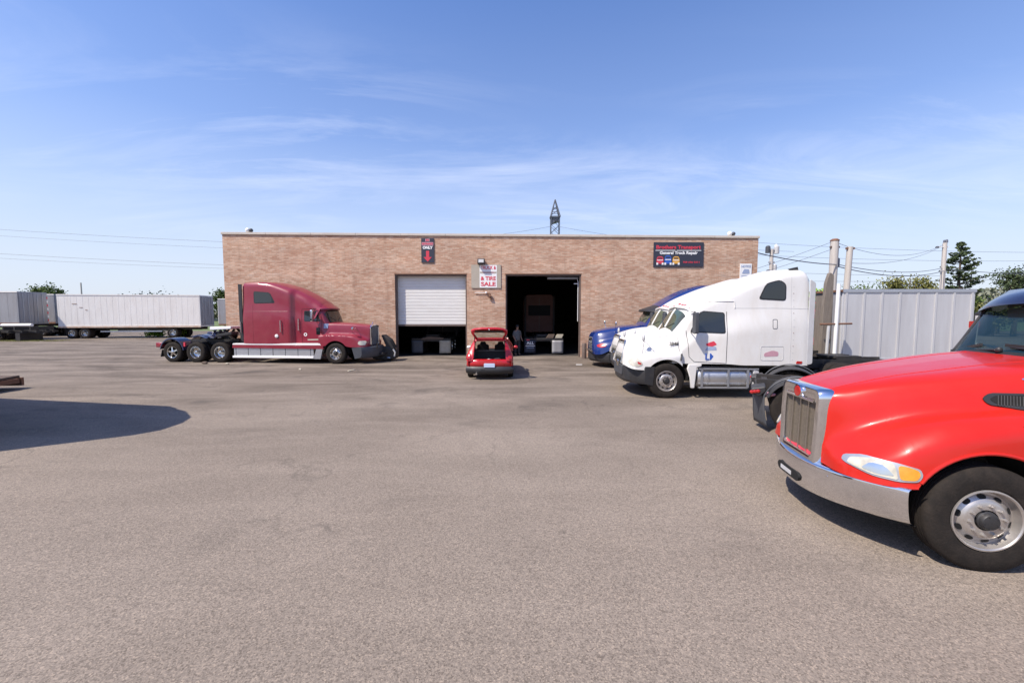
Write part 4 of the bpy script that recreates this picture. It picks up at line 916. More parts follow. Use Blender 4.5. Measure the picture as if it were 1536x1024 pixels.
# ------------------------------------------------------------------ skeletal trailer parked between the red and the white trucks
ST = thing('converter_dolly', 'black trailer dolly with arched fender and hanging mudflap, between red and white trucks', 'dolly', (6.30, 9.10, 0), R(-30))
t = ST
frame_rails(t, -.75, 2.0, .90)
for x in (0, 1.3):
    axle(t, x)
    for s in (-1, 1): wheel(t, 'drive', x, s*1.0, s, rim_m='dullchrome')
for s in (-1, 1):
    f = half_fender(t, 0, .63, s*.62, s*1.2, 20, 158, 'blackplastic', 'fender', z=.52)
    MB().tube([(.66*math.cos(a), s*1.20, .535+.66*math.sin(a)) for a in lin(R(20), R(158), 18)], .016, 6).build('fender_trim', 'greyplastic', f)
    MB().prism(rr([(-.86, .90), (-.60, .96), (-.58, .86), (-.70, .74), (-.84, .78)], .03), 'y', s*.60, s*1.18).build('tail_panel', 'blackplastic', t, bevel=.02)
    for k in range(3): MB().sphere((-.84+.055*k, s*1.19, .83+.012*k), .042, 10, (1, .5, .9)).build('tail_light', 'redlens', t)
    MB().sphere((-.52, s*1.12, .80), .09, 12, (1.2, .6, .5)).build('reflector', 'signpink', t)
    fl = MB(); rows = []
    for z in lin(.80, .12, 9): rows.append([(-.78-.03*math.sin((z-.1)*4)+.20*(abs(y)-.62)/.56*(1.2-.4*z), y, z) for y in lin(s*.62, s*1.18, 7)])
    fl.grid(rows).build('mudflap', 'greyplastic', t, solid=.012)
MB().box(-.78, -.66, -1.15, 1.15, .78, .90).build('rear_crossbeam', 'frame', t, bevel=.02)
MB().bar((2.0, .35, .85), (3.3, 0, .62), .1).bar((2.0, -.35, .85), (3.3, 0, .62), .1).lathe([(.04, -.04), (.10, -.04), (.10, .04), (.04, .04), (.04, -.04)], 16, 'z', (3.36, 0, .62)).build('drawbar', 'frame', t)
MB().box(2.6, 2.7, -.05, .05, .02, .8).box(2.5, 2.8, -.12, .12, 0, .03).build('prop_stand', 'frame', t)

# ------------------------------------------------------------------ red hatchback, tailgate open (x right, y away)
CAR = thing('hatchback_car', 'red hatchback with its tailgate wide open, parked between the two bay doors', 'car', (-.83, 15.15, 0))
t = CAR
hw = .865
body = MB(); rows = []
# lower shell: rows along the car, section from roof-line shoulder down
def csec(y, w, zt, zb=.30): return [(-w*.80, y+.1, zb), (-w*.93, y+.08, zb+.12), (-w*.985, y+.02, .55), (-w*.985, y, .78), (-w*.94, y, zt), ]
sts = [(0.02, .80, .78), (.06, .84, .90), (.25, .865, .96), (.8, .87, .98), (1.6, .87, .96), (2.6, .865, .93), (3.2, .86, .90), (3.7, .82, .80), (4.0, .70, .66), (4.08, .55, .60)]
for s in (-1, 1): body.grid([[(s*abs(p[0]), p[1], p[2]) for p in csec(y, w, zt)] for y, w, zt in sts])
# bonnet deck ahead of the windscreen
body.grid([[(x*w*.94, y, zt+.03*(1-x*x)) for x in lin(-1, 1, 9)] for y, w, zt in sts[5:]])
body.add([(x*.55*.9, 4.08, z) for x, z in ((-1, .3), (1, .3), (1, .6), (-1, .6))], [(0, 1, 2, 3)])
body.build('body', 'carred', t, smooth=50)
# rear panel below the opening, bumper, plate
rows = []
for x in lin(-1, 1, 21):
    d = .16*abs(x)**3
    rows.append([(x*.62*1.0, .16+d*.2, .755), (x*.66, .04+d*.4, .75), (x*.80, -.02+d, .72), (x*.855, -.03+d, .62), (x*.86, -.02+d, .50), (x*.85, .02+d, .47)])
MB().grid(rows).build('rear_panel', 'carred', t, smooth=50)
rows = []
for x in lin(-1, 1, 21):
    d = .18*abs(x)**3
    rows.append([(x*.862, .0+d, .51), (x*.885, -.06+d, .47), (x*.89, -.08+d, .36), (x*.875, -.05+d, .25), (x*.80, .04+d, .20)])
MB().grid(rows).build('bumper', 'blackplastic', t, smooth=50)
MB().box(-.20, .20, -.085, -.06, .47, .62).build('licence_plate', 'plate', t, bevel=.008)
MB().tube([(-.48, -.10, .24), (-.48, .1, .24)], .035, 10).build('exhaust_pipe', 'chrome', t)
for x in (-.30, -.24, -.18): MB().sphere((x, -.085, .40), .012, 8).build('parking_sensor', 'darkhole', t)
# rear quarter pillars and lamps
for s in (-1, 1):
    q = MB(); rows = []
    for z, xo, xi, yo in ((.70, .865, .60, .03), (.80, .862, .585, .04), (.92, .84, .575, .09), (1.05, .79, .57, .17), (1.20, .725, .56, .28), (1.33, .67, .545, .38), (1.42, .61, .50, .46)):
        rows.append([(s*xi, yo+.10, z), (s*(xi+.02), yo+.0, z), (s*(xo-.05), yo, z), (s*xo, yo+.06, z), (s*xo*.995, yo+.45, z)])
    q.grid(rows).build('quarter_panel', 'carred', t, smooth=50)
    tl = MB(); rows = []
    for z, xo, xi, yo in ((.78, .858, .70, .025), (.84, .862, .69, .035), (.92, .845, .70, .08), (1.00, .80, .71, .14)):
        rows.append([(s*xi, yo-.012, z), (s*(xo-.04), yo-.012, z), (s*(xo+.008), yo+.06, z), (s*(xo+.006), yo+.16, z)])
    tl.grid(rows).build('tail_light', 'redlens', t, smooth=50)
    sg = MB().grid([[(s*(.84-.0*k), y, .97) for y in (.55, 1.3, 2.0, 2.7)] for k in (0,)]+[[(s*.62, y, 1.40) for y in (.62, 1.3, 1.9, 2.15)]]); sg.build('side_window', 'darkglass', t)
    MB().tube([(s*.85, 2.75, .95), (s*.80, 2.45, 1.15), (s*.63, 1.95, 1.42)], .04, 8).tube([(s*.85, 1.45, .96), (s*.62, 1.35, 1.42)], .035, 8).build('pillar', 'carred', t)
    mm = MB().sphere((s*.985, 2.35, 1.03), .09, 14, (1.1, .7, .75)); mm.build('mirror', 'carred' if s > 0 else 'signwhite', t)
    for y in (.78, 3.25): 
        w = MB().lathe([(.19, -.10), (.19, .09), (.2, .10), (.17, .06), (.04, .05), (.002, .05)], 28).build('wheel', 'alu', t, loc=(s*.775, y, .305), rot=(0, 0, 0 if s < 0 else 0))
        w.rotation_euler = (0, 0, -s*PI/2); MB().lathe([(.19, .09), (.22, .105), (.28, .095), (.305, .07), (.305, -.07), (.28, -.10), (.19, -.10)], 32).build('tyre', 'rubber', w)
MB().grid([[(x*.62, y, z+.02*(1-x*x)) for x in lin(-1, 1, 9)] for y, z in ((.40, 1.425), (.55, 1.45), (1.0, 1.475), (1.6, 1.46), (2.1, 1.40))]).build('roof', 'carred', t, solid=.03)
MB().grid([[(x*w, y+.12*(1-x*x), z) for x in lin(-1, 1, 9)] for y, w, z in ((2.12, .61, 1.39), (2.45, .72, 1.16), (2.78, .82, .94))]).build('windscreen', 'clearglass', t)
# boot well, shelf, seats
tb = MB(); tb.box(-.58, .58, .18, .95, .60, .62).box(-.60, -.57, .12, .95, .60, 1.0).box(.57, .60, .12, .95, .60, 1.0).box(-.60, .60, .95, .98, .60, .99)
tb.build('boot_lining', 'interior', t)
MB().box(-.57, .57, .86, .94, .985, 1.025).build('parcel_shelf', 'seat', t, bevel=.01)
for x in (-.36, .36):
    MB().prism(rr([(x-.26, .6), (x+.26, .6), (x+.24, 1.16), (x+.12, 1.2), (x+.10, 1.30), (x-.10, 1.30), (x-.12, 1.2), (x-.24, 1.16)], .05), 'y', 1.75, 1.88).build('seat', 'interior', t, bevel=.03)
MB().box(-.80, .80, .98, 3.0, .28, .34).build('floor_pan', 'interior', t)
MB().prism([(2.3, .5), (2.5, .93), (2.85, .93), (2.9, .5)], 'x', -.8, .8).build('dashboard', 'interior', t)
# tailgate, hinged at the rear edge of the roof and swung up
ga = MB(); TG = Matrix.Translation((0, .42, 1.445)) @ Matrix.Rotation(R(-31), 4, 'X')  # local: -y outwards along the raised gate
def tg(p): return tuple(TG @ Vector(p))
ol = [(-.54, 0), (.54, 0), (.67, -.54), (.66, -.72), (.53, -.85), (.25, -.92), (-.25, -.92), (-.53, -.85), (-.66, -.72), (-.67, -.54)]
il = [(-.47, -.09), (.47, -.09), (.575, -.50), (.57, -.56), (.5, -.60), (.25, -.63), (-.25, -.63), (-.5, -.60), (-.57, -.56), (-.575, -.50)]
for z, d in ((.0, 1), (.05, 1)):
    pass
gt = MB(); n = len(ol)
top = [tg((x, y, .075-.03*(abs(y)))) for x, y in ol]; bot = [tg((x*.985, y*.985-.004, .0-.07*max(0, -y-.5))) for x, y in ol]
ti = [tg((x, y, .06-.02*abs(y))) for x, y in il]; bi = [tg((x, y, .0)) for x, y in il]
gt.add(ti+top+bot+bi, [(i, (i+1) % n, n+(i+1) % n, n+i) for i in range(n)]+[(n+i, n+(i+1) % n, 2*n+(i+1) % n, 2*n+i) for i in range(n)]+[(2*n+i, 2*n+(i+1) % n, 3*n+(i+1) % n, 3*n+i) for i in range(n)]+[(3*n+i, 3*n+(i+1) % n, (i+1) % n, i) for i in range(n)])
go = gt.build('tailgate', 'carred', t, bevel=.012)
MB().add([tg((x, y, .02)) for x, y in il], [tuple(range(n))]).build('rear_window', 'clearglass', go, smooth=0)
MB().add([tg(p) for p in ((-.54, -.64, -.022), (.54, -.64, -.022), (.50, -.82, -.038), (-.50, -.82, -.038))], [(0, 1, 2, 3)]).build('tailgate_trim', 'blackplastic', go, smooth=0)
MB().add([tg(p) for p in ((-.33, -.53, .0), (.22, -.53, .0), (.22, -.50, .0), (-.33, -.50, .0))], [(0, 1, 2, 3)]).build('window_sticker', 'signwhite', go, smooth=0)
MB().sphere(tg((0, -.89, -.03)), .03, 10).build('tailgate_latch', 'chrome', go)
for s in (-1, 1): MB().tube([(s*.56, .40, 1.10), tg((s*.56, -.40, -.01))], .013, 6).build('gas_strut', 'blackplastic', t)
# things lying in the boot
b = MB().prism(rr([(-.18, 0), (.10, 0), (.13, .10), (.02, .13), (-.16, .09)], .03), 'y', 0, .16).build('plastic_bag', 'signwhite', smooth=50, bevel=.02, loc=(-.87, 15.42, .62))
tag(b, 'crumpled white plastic bag in the open boot of the red hatchback', 'bag')
b = MB().prism(rr([(-.24, 0), (.24, 0), (.2, .08), (.12, .07), (0, .15), (-.18, .12)], .04), 'y', 0, .2).build('cloth_bundle', 'seat', smooth=50, bevel=.03, loc=(-.50, 15.45, .62))
tag(b, 'dark grey cloth bundle in the open boot, right of the white bag', 'cloth')
# ------------------------------------------------------------------ ground
MB().add([(-900, -300, 0), (900, -300, 0), (900, 1500, 0), (-900, 1500, 0)], [(0, 1, 2, 3)]).build('ground', 'asphalt', smooth=0)['kind'] = 'structure'
MB().add([(-400, 58, .004), (400, 58, .004), (400, 900, .004), (-400, 900, .004)], [(0, 1, 2, 3)]).build('verge', 'grass', smooth=0)['kind'] = 'structure'

# ------------------------------------------------------------------ the brick garage
BY = 23.2; XL, XR, DEP = -16.03, 13.64, 19.0
def roofz(x): return 6.80-.21*(x-XL)/(XR-XL)
BL = thing('brick_garage', 'long flat-roofed tan brick repair garage with two truck bays', 'building', (0, 0, 0))
w = MB(); th = .32
dr = [(-6.53, -2.52, 4.63), (-.36, 3.86, 4.63)]
cols = [XL, -6.53, -2.52, -.36, 3.86, XR]
def wallbox(x0, x1, z0, z1, y0=BY, y1=BY+th):
    vs = [(x, y, z) for x in (x0, x1) for y in (y0, y1) for z in (z0, roofz(x) if z1 is None else z1)]
    w.add(vs, [(0, 1, 3, 2), (4, 6, 7, 5), (0, 4, 5, 1), (2, 3, 7, 6), (0, 2, 6, 4), (1, 5, 7, 3)])
wallbox(XL, -6.53, 0, None); wallbox(-2.52, -.36, 0, None); wallbox(3.86, XR, 0, None)
wallbox(-6.53, -2.52, 4.63, None); wallbox(-.36, 3.86, 4.63, None)
wallbox(XL, XL+th, 0, None, BY+th, BY+DEP); wallbox(XR-th, XR, 0, None, BY+th, BY+DEP); wallbox(XL, XR, 0, None, BY+DEP, BY+DEP+th)
w.build('wall', 'brick', BL, smooth=0, weld=False)
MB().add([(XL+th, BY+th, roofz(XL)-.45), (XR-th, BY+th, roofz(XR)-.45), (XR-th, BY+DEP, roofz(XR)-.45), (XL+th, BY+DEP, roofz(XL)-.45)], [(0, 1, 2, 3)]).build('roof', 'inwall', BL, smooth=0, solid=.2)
c = MB()
segs = lin(XL-.05, XR+.05, 13)
for a, b in zip(segs, segs[1:]):
    vs = [(x, y, roofz(x)+z) for x in (a+.006, b-.006) for y in (BY-.06, BY+th+.05) for z in (.002, .13)]
    c.add(vs, [(0, 1, 3, 2), (4, 6, 7, 5), (0, 4, 5, 1), (2, 3, 7, 6), (0, 2, 6, 4), (1, 5, 7, 3)])
c.box(XL-.05, XL+th+.04, BY+th+.06, BY+DEP, roofz(XL)+.002, roofz(XL)+.13); c.box(XR-th-.04, XR+.05, BY+th+.06, BY+DEP, roofz(XR)+.002, roofz(XR)+.13)
c.build('coping', 'coping', BL, smooth=0, bevel=.008)
# inner lining, bay divider
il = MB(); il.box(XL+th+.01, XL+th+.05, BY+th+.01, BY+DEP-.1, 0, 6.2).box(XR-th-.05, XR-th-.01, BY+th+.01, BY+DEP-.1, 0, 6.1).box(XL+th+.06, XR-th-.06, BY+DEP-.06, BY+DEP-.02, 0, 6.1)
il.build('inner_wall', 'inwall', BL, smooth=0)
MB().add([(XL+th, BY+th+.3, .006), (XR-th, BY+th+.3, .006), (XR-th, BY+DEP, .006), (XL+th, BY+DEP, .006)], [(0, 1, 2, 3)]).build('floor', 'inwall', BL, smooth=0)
for x0, x1, z in dr:
    f = MB(); f.box(x0+.003, x0+.075, BY+.05, BY+th-.02, .01, z-.09); f.box(x1-.075, x1-.003, BY+.05, BY+th-.02, .01, z-.09); f.box(x0+.003, x1-.003, BY+.05, BY+th-.02, z-.088, z-.003)
    f.build('door_frame', 'steelbrown', BL, smooth=0)
    MB().box(x0-.02, x1+.02, BY-.008, BY+.0, z-.015, z+.035).build('lintel', 'rust', BL, smooth=0)
# roller door, two thirds down over the left bay
zb, zt = 1.82, 4.62; rows = []; z = zb; prof = []
while z < zt:
    prof += [(BY+th+.030, z), (BY+th+.018, z+.014), (BY+th+.012, z+.085), (BY+th+.018, z+.160), (BY+th+.030, z+.174)]; z += .176
MB().grid([[(x, y, min(zz, zt)) for y, zz in prof] for x in (-6.5, -2.55)]).build('roller_door', 'rolldoor', BL, smooth=25)
MB().box(-6.48, -2.57, BY+th-.01, BY+th+.06, zb-.09, zb).build('door_bottom_rail', 'steelbrown', BL, smooth=0)
# right bay: door track and rolled-up door edge
MB().tube([(3.73, BY+.30, z) for z in lin(2.0, 4.2, 6)]+[(3.70, BY+.40, 4.4), (3.6, BY+.8, 4.52), (3.5, BY+1.4, 4.54)], .022, 6).build('door_track', 'signwhite', BL)
MB().box(2.0, 3.75, BY+th+.02, BY+th+.35, 4.38, 4.50).build('raised_door_edge', 'trailergrey', BL, bevel=.02)
MB().box(3.5, 3.75, BY+th-.02, BY+th+.1, 4.10, 4.14).build('door_bracket', 'signwhite', BL)
# bare pipe and tap below the board
p = MB().tube([(-2.08, BY-.05, 3.60), (-1.48, BY-.05, 3.60)], .018, 8).sphere((-1.44, BY-.06, 3.60), .06, 10); po = p.build('wall_pipe', 'signwhite', BL)
MB().tube([(-1.36, BY-.08, 3.56), (-1.20, BY-.10, 3.52), (-1.18, BY-.12, 3.40), (-1.30, BY-.10, 3.38), (-1.10, BY-.06, 3.25)], .045, 8).build('tap', 'rust', po)

# signs on the wall
def sign(name, label, x0, x1, z0, z1, m, y=BY-.045, cat='sign'):
    o = thing(name, label, cat, ((x0+x1)/2, y, (z0+z1)/2)); MB().box(-(x1-x0)/2, (x1-x0)/2, 0, .04, -(z1-z0)/2, (z1-z0)/2).build('panel', m, o, smooth=0); return o
RX = (PI/2, 0, 0)
s1 = sign('entrance_sign', 'narrow dark sign reading ONLY with a red arrow pointing down', -5.02, -4.32, 5.26, 6.58, 'signnavy')
MB().box(-.12, .12, -.004, .0, .49, .635).build('pink_band', 'signpink', s1, smooth=0); lettering('IN', .14, 'signred', s1, (0, -.008, .56), RX, .15, .006)
MB().box(-.32, .32, -.004, .0, .27, .45).build('pink_band', 'signpink', s1, smooth=0); lettering('ENTRANCE', .13, 'signred', s1, (0, -.008, .36), RX, .58, .004)
lettering('ONLY', .20, 'signwhite', s1, (0, -.006, .15), RX, .56, .012)
MB().prism([(-.085, -.02), (.085, -.02), (.085, -.36), (.23, -.36), (0, -.61), (-.23, -.36), (-.085, -.36)], 'y', -.008, 0).build('arrow', 'signred', s1, smooth=0)
s2 = sign('sale_board', 'weathered board with a white paper reading TIRE SALE in red', -2.26, -.62, 3.86, 5.14, 'board')
MB().box(-.36, .60, -.006, .0, -.62, .62).build('paper', 'signwhite', s2, smooth=0)
lettering('TRUCK &', .26, 'signred', s2, (.13, -.010, .47), RX, .84, .006); MB().box(-.34, .58, -.009, -.0062, .16, .26).build('faded_strip', 'board', s2, smooth=0); lettering('TRAILER', .13, 'signpink', s2, (.12, -.012, .21), RX, .7, .002)
lettering('& TIRE', .29, 'signred', s2, (.12, -.010, -.12), RX, .84, .009); lettering('SALE', .30, 'signred', s2, (.12, -.010, -.43), RX, .82, .010)
s3 = sign('company_sign', 'wide dark sign with red company name, white lettering and three small trucks', 7.84, 10.60, 5.02, 6.37, 'signnavy')
lettering('Brothers Transport', .27, 'signred', s3, (-.02, -.006, .40), RX, 2.46, .009)
MB().box(-1.28, -.18, -.005, 0, .215, .245).build('underline', 'signwhite', s3, smooth=0); MB().box(-.10, 1.25, -.005, 0, .21, .24).build('underline', 'signwhite', s3, smooth=0)
lettering('General Truck Repair', .22, 'signwhite', s3, (0, -.006, .09), RX, 2.10, .008)
lettering('708 656 0311', .13, 'signred', s3, (.72, -.006, -.42), RX, .92, .003)
for dx, h, m in ((-1.02, .40, 'signred'), (-.58, .46, 'signblue'), (-.13, .40, 'signyellow')):
    q = MB().prism(rr([(dx-.17, -.50), (dx+.17, -.50), (dx+.20, -.30), (dx+.14, -.50+h), (dx-.14, -.50+h), (dx-.20, -.30)], .08), 'y', -.008, 0).build('truck_picture', m, s3, smooth=0)
    MB().box(dx-.12, dx+.12, -.012, -.0085, -.50+h*.66, -.50+h*.84).build('picture_windshield', 'signnavy', q, smooth=0)
    MB().box(dx-.16, dx+.16, -.012, -.0085, -.50+h*.44, -.50+h*.54).build('picture_stripe', 'signwhite', q, smooth=0)
    for k in (-1, 1): MB().box(dx+k*.15-.05, dx+k*.15+.05, -.012, -.0085, -.56, -.44).build('picture_headlight', 'signwhite', q, smooth=0)
s4 = sign('notice_sign', 'small white notice with faint blue print, beside the right corner', 12.66, 13.30, 4.05, 5.20, 'signwhite')
lettering('NOTICE', .17, 'faintblue', s4, (0, -.006, .42), RX, .52, .005); MB().prism(rr([(-.22, .02), (.22, .02), (.18, .26), (-.1, .28)], .06), 'y', -.005, 0).build('printed_emblem', 'faintblue', s4, smooth=0)
for z in (-.08, -.18, -.28, -.40): MB().box(-.24, .20-.1*(z < -.3), -.005, 0, z-.02, z+.02).build('text_line', 'faintblue', s4, smooth=0)
# floodlight
fl = thing('floodlight', 'black wall floodlight just above the tire sale board', 'light', (-1.70, BY, 5.24))
MB().box(-.20, .20, -.30, -.06, -.13, .15, Matrix.Rotation(R(-14), 4, 'X')).build('housing', 'blackplastic', fl, bevel=.02)
MB().box(-.14, .14, -.306, -.300, -.08, .10, Matrix.Rotation(R(-14), 4, 'X')).build('lens', 'lightgrey', fl, smooth=0); MB().box(-.06, .06, -.08, 0, -.08, .08).build('bracket', 'blackplastic', fl)
for x, lab in ((-14.59, 'white ball camera on the roof edge above the maroon truck'), (12.16, 'white ball camera on the roof edge above the white truck')):
    c = thing('security_camera', lab, 'camera', (x, BY+.1, roofz(x)+.13), 0, 'ball cameras on the roof edge')
    MB().sphere((-.07, 0, .13), .13, 14).build('dome', 'signwhite', c); MB().sphere((.12, -.02, .12), .11, 12).build('lens', 'greyplastic', c); MB().lathe([(.002, 0), (.06, 0), (.04, .05), (.002, .06)], 12, 'z').build('base', 'lightgrey', c)

# ------------------------------------------------------------------ inside the two bays
def bay_truck(label, x, y, wall_m, flaps, beam_m):
    o = thing('semi_truck', label, 'truck', (x, y, 0), 0, 'semi tractors parked in the yard')
    MB().prism(rr([(-1.08, 1.15), (1.08, 1.15), (1.10, 3.3), (.85, 3.75), (-.85, 3.75), (-1.10, 3.3)], .12), 'y', 4.2, 6.8).build('sleeper', wall_m, o, bevel=.06)
    MB().box(-.75, .75, 4.16, 4.2, 2.3, 3.0).build('rear_window', 'darkhole', o); MB().box(-.02, .02, 4.17, 4.2, 1.2, 3.5).build('rear_seam', 'steelbrown', o)
    for s in (-1, 1): MB().tube([(s*.98, 3.9, .9), (s*.98, 3.9, 3.6)], .07, 10).build('exhaust_stack', 'inwall', o)
    b = MB()
    for s in (-1, 1): b.box(s*.43-.05, s*.43+.05, .05, 6.8, .78, 1.05)
    b.box(-.43, .43, .1, .2, .8, 1.0).box(-.43, .43, 2.3, 2.4, .8, 1.0); b.build('chassis_frame', 'frame', o)
    MB().prism(rr([(-.42, .4), (.42, .4), (.42, 1.3), (-.42, 1.3)], .1), 'z', 1.10, 1.18).build('fifth_wheel', 'frame', o)
    MB().box(-1.15, 1.15, .02, .12, .88, .98).build('flap_bar', beam_m, o, bevel=.01)
    for s, m in zip((-1, 1), flaps):
        for k in (0, 1):
            wo = wheel(o, 'drive', s*1.0, .75+1.3*k, s, rim_m='dullchrome'); wo.rotation_euler = (0, 0, -s*PI/2)
        fo = MB().grid([[(s*.82+dx, .02+.02*math.sin(3*z), z) for dx in lin(-.33, .33, 5)] for z in lin(.10, .86, 7)]).build('mudflap', m, o, solid=.012)
    return o
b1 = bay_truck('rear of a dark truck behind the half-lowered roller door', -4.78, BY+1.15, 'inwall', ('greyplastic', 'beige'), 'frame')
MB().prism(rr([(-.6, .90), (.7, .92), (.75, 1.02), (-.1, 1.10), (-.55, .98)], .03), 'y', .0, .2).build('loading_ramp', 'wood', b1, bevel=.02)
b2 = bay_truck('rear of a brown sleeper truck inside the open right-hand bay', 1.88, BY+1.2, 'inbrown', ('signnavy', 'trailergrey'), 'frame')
lettering('ALL', .22, 'signwhite', b2, (-.80, -.012, .70), RX, .44, .006); MB().box(-1.08, -.52, -.012, -.006, .52, .56).build('flap_stripe', 'signwhite', b2, smooth=0)
lettering('TRUCK', .10, 'faintblue', b2, (-.80, -.012, .42), RX, .46, .002); MB().box(-1.02, -.84, -.014, -.008, .86, .92).build('flap_badge', 'signred', b2, smooth=0)
for x0, m in ((.15, 'wood'), (.66, 'beige')): MB().prism([(x0, 1.0), (x0+.4, 1.0), (x0+.5, 1.22), (x0+.15, 1.22)], 'y', .0, .25).build('ramp_plate', m, b2)
# mechanic standing at the left side of the open bay
def person(label, loc, rz):
    V = {'pel': (0, 0, .98, .135, .10), 'bel': (0, .01, 1.10, .145, .105), 'chest': (0, .01, 1.28, .165, .115), 'sh': (0, .0, 1.42, .12, .09), 'neck': (0, -.01, 1.50, .055, .055), 'head0': (0, -.02, 1.58, .075, .085), 'head1': (0, -.02, 1.68, .085, .10), 'head2': (0, -.01, 1.75, .05, .06)}
    for s, n in ((-1, 'l'), (1, 'r')):
        V.update({n+'hip': (s*.10, 0, .92, .095, .095), n+'kn': (s*.12, -.02, .50, .065, .07), n+'an': (s*.13, .02, .10, .045, .05), n+'toe': (s*.14, -.14, .04, .045, .035),
                  n+'sho': (s*.19, 0, 1.41, .06, .06), n+'el': (s*.26, .02, 1.14, .045, .045), n+'wr': (s*.24, -.12, .95, .032, .032), n+'ha': (s*.23, -.18, .89, .035, .022)})
        for k in range(5): V[n+'f%d' % k] = (s*(.205+.014*k), -.23-.01*(2-abs(k-2)), .82+(.03 if k == 0 else .004*abs(k-2)), .009, .009)
    E = [('pel', 'bel'), ('bel', 'chest'), ('chest', 'sh'), ('sh', 'neck'), ('neck', 'head0'), ('head0', 'head1'), ('head1', 'head2')]
    for n in 'lr': E += [('pel', n+'hip'), (n+'hip', n+'kn'), (n+'kn', n+'an'), (n+'an', n+'toe'), ('sh', n+'sho'), (n+'sho', n+'el'), (n+'el', n+'wr'), (n+'wr', n+'ha')]+[(n+'ha', n+'f%d' % k) for k in range(5)]
    ks = list(V); me = bpy.data.meshes.new('person'); me.from_pydata([V[k][:3] for k in ks], [(ks.index(a), ks.index(b)) for a, b in E], [])
    o = bpy.data.objects.new('person', me); COL.objects.link(o); m = o.modifiers.new('skin', 'SKIN')
    for i, k in enumerate(ks): me.skin_vertices[0].data[i].radius = V[k][3:]
    me.skin_vertices[0].data[0].use_root = True
    sb = o.modifiers.new('smooth', 'SUBSURF'); sb.levels = 2; sb.render_levels = 2
    me.materials.append(mat('skin', (.32, .18, .12), .6)); o.location = loc; o.rotation_euler = (0, 0, rz)
    sh = MB(); n = 20
    sh.grid([[(rx*math.cos(a), .005+ry*math.sin(a), z) for a in [2*PI*k/n for k in range(n)]] for z, rx, ry in ((.90, .205, .15), (1.05, .20, .145), (1.25, .215, .15), (1.38, .21, .13), (1.46, .12, .09), (1.50, .07, .07))], True)
    for s in (-1, 1): sh.tube([(s*.17, 0, 1.41), (s*.225, .005, 1.28), (s*.258, .02, 1.16)], [.085, .075, .065], 12)
    sh.build('shirt', 'seat', o, smooth=60)
    tr = MB()
    for s in (-1, 1): tr.tube([(s*.09, 0, .97), (s*.105, 0, .85), (s*.12, -.015, .52), (s*.13, .015, .12)], [.125, .115, .09, .075], 12)
    tr.build('trousers', 'interior', o, smooth=60)
    MB().sphere((0, -.005, 1.70), .108, 14, (.9, 1.05, .85)).build('hair', 'interior', o)
    return tag(o, label, 'person')
person('person in a grey shirt and dark trousers standing inside the open bay', (.30, BY+1.0, 0), R(35))
# bollards beside the right bay
for i, (x, lab) in enumerate(((3.92, 'rusty brown steel bollard nearest the open bay'), (4.34, 'rusty brown steel bollard nearest the blue truck'))):
    b = MB().lathe([(.13, 0), (.13, .78), (.10, .84), (.002, .86)], 18, 'z'); o = b.build('bollard', 'rust' if i else 'steelbrown', loc=(x, BY-.8-.2*i, 0)); tag(o, lab, 'bollard', 'bollards by the open bay')
# scrap at the nose of the maroon truck
sc = thing('engine_hood_wreck', 'crumpled dark car part with a raised flap, in front of the maroon truck', 'scrap', (-6.55, 21.5, 0))
MB().prism(rr([(-.62, .1), (-.75, .45), (-.45, .72), (.2, .76), (.52, .5), (.55, .12), (.1, .02)], .12), 'y', -.35, .35).build('shell', 'frame', sc, bevel=.06)
MB().prism(rr([(.10, .70), (-.16, 1.32), (-.10, 1.36), (.25, 1.10), (.50, .62)], .06), 'y', -.32, .32).build('flap', 'frame', sc, bevel=.03)
MB().tube([(.45, -.36, .62), (.55, -.36, .45), (.50, -.36, .25)], .04, 8).build('trim', 'lightgrey', sc); MB().tube([(-.5, -.37, .34), (-.1, -.37, .2), (.3, -.37, .18)], .03, 8).build('trim', 'dullchrome', sc)

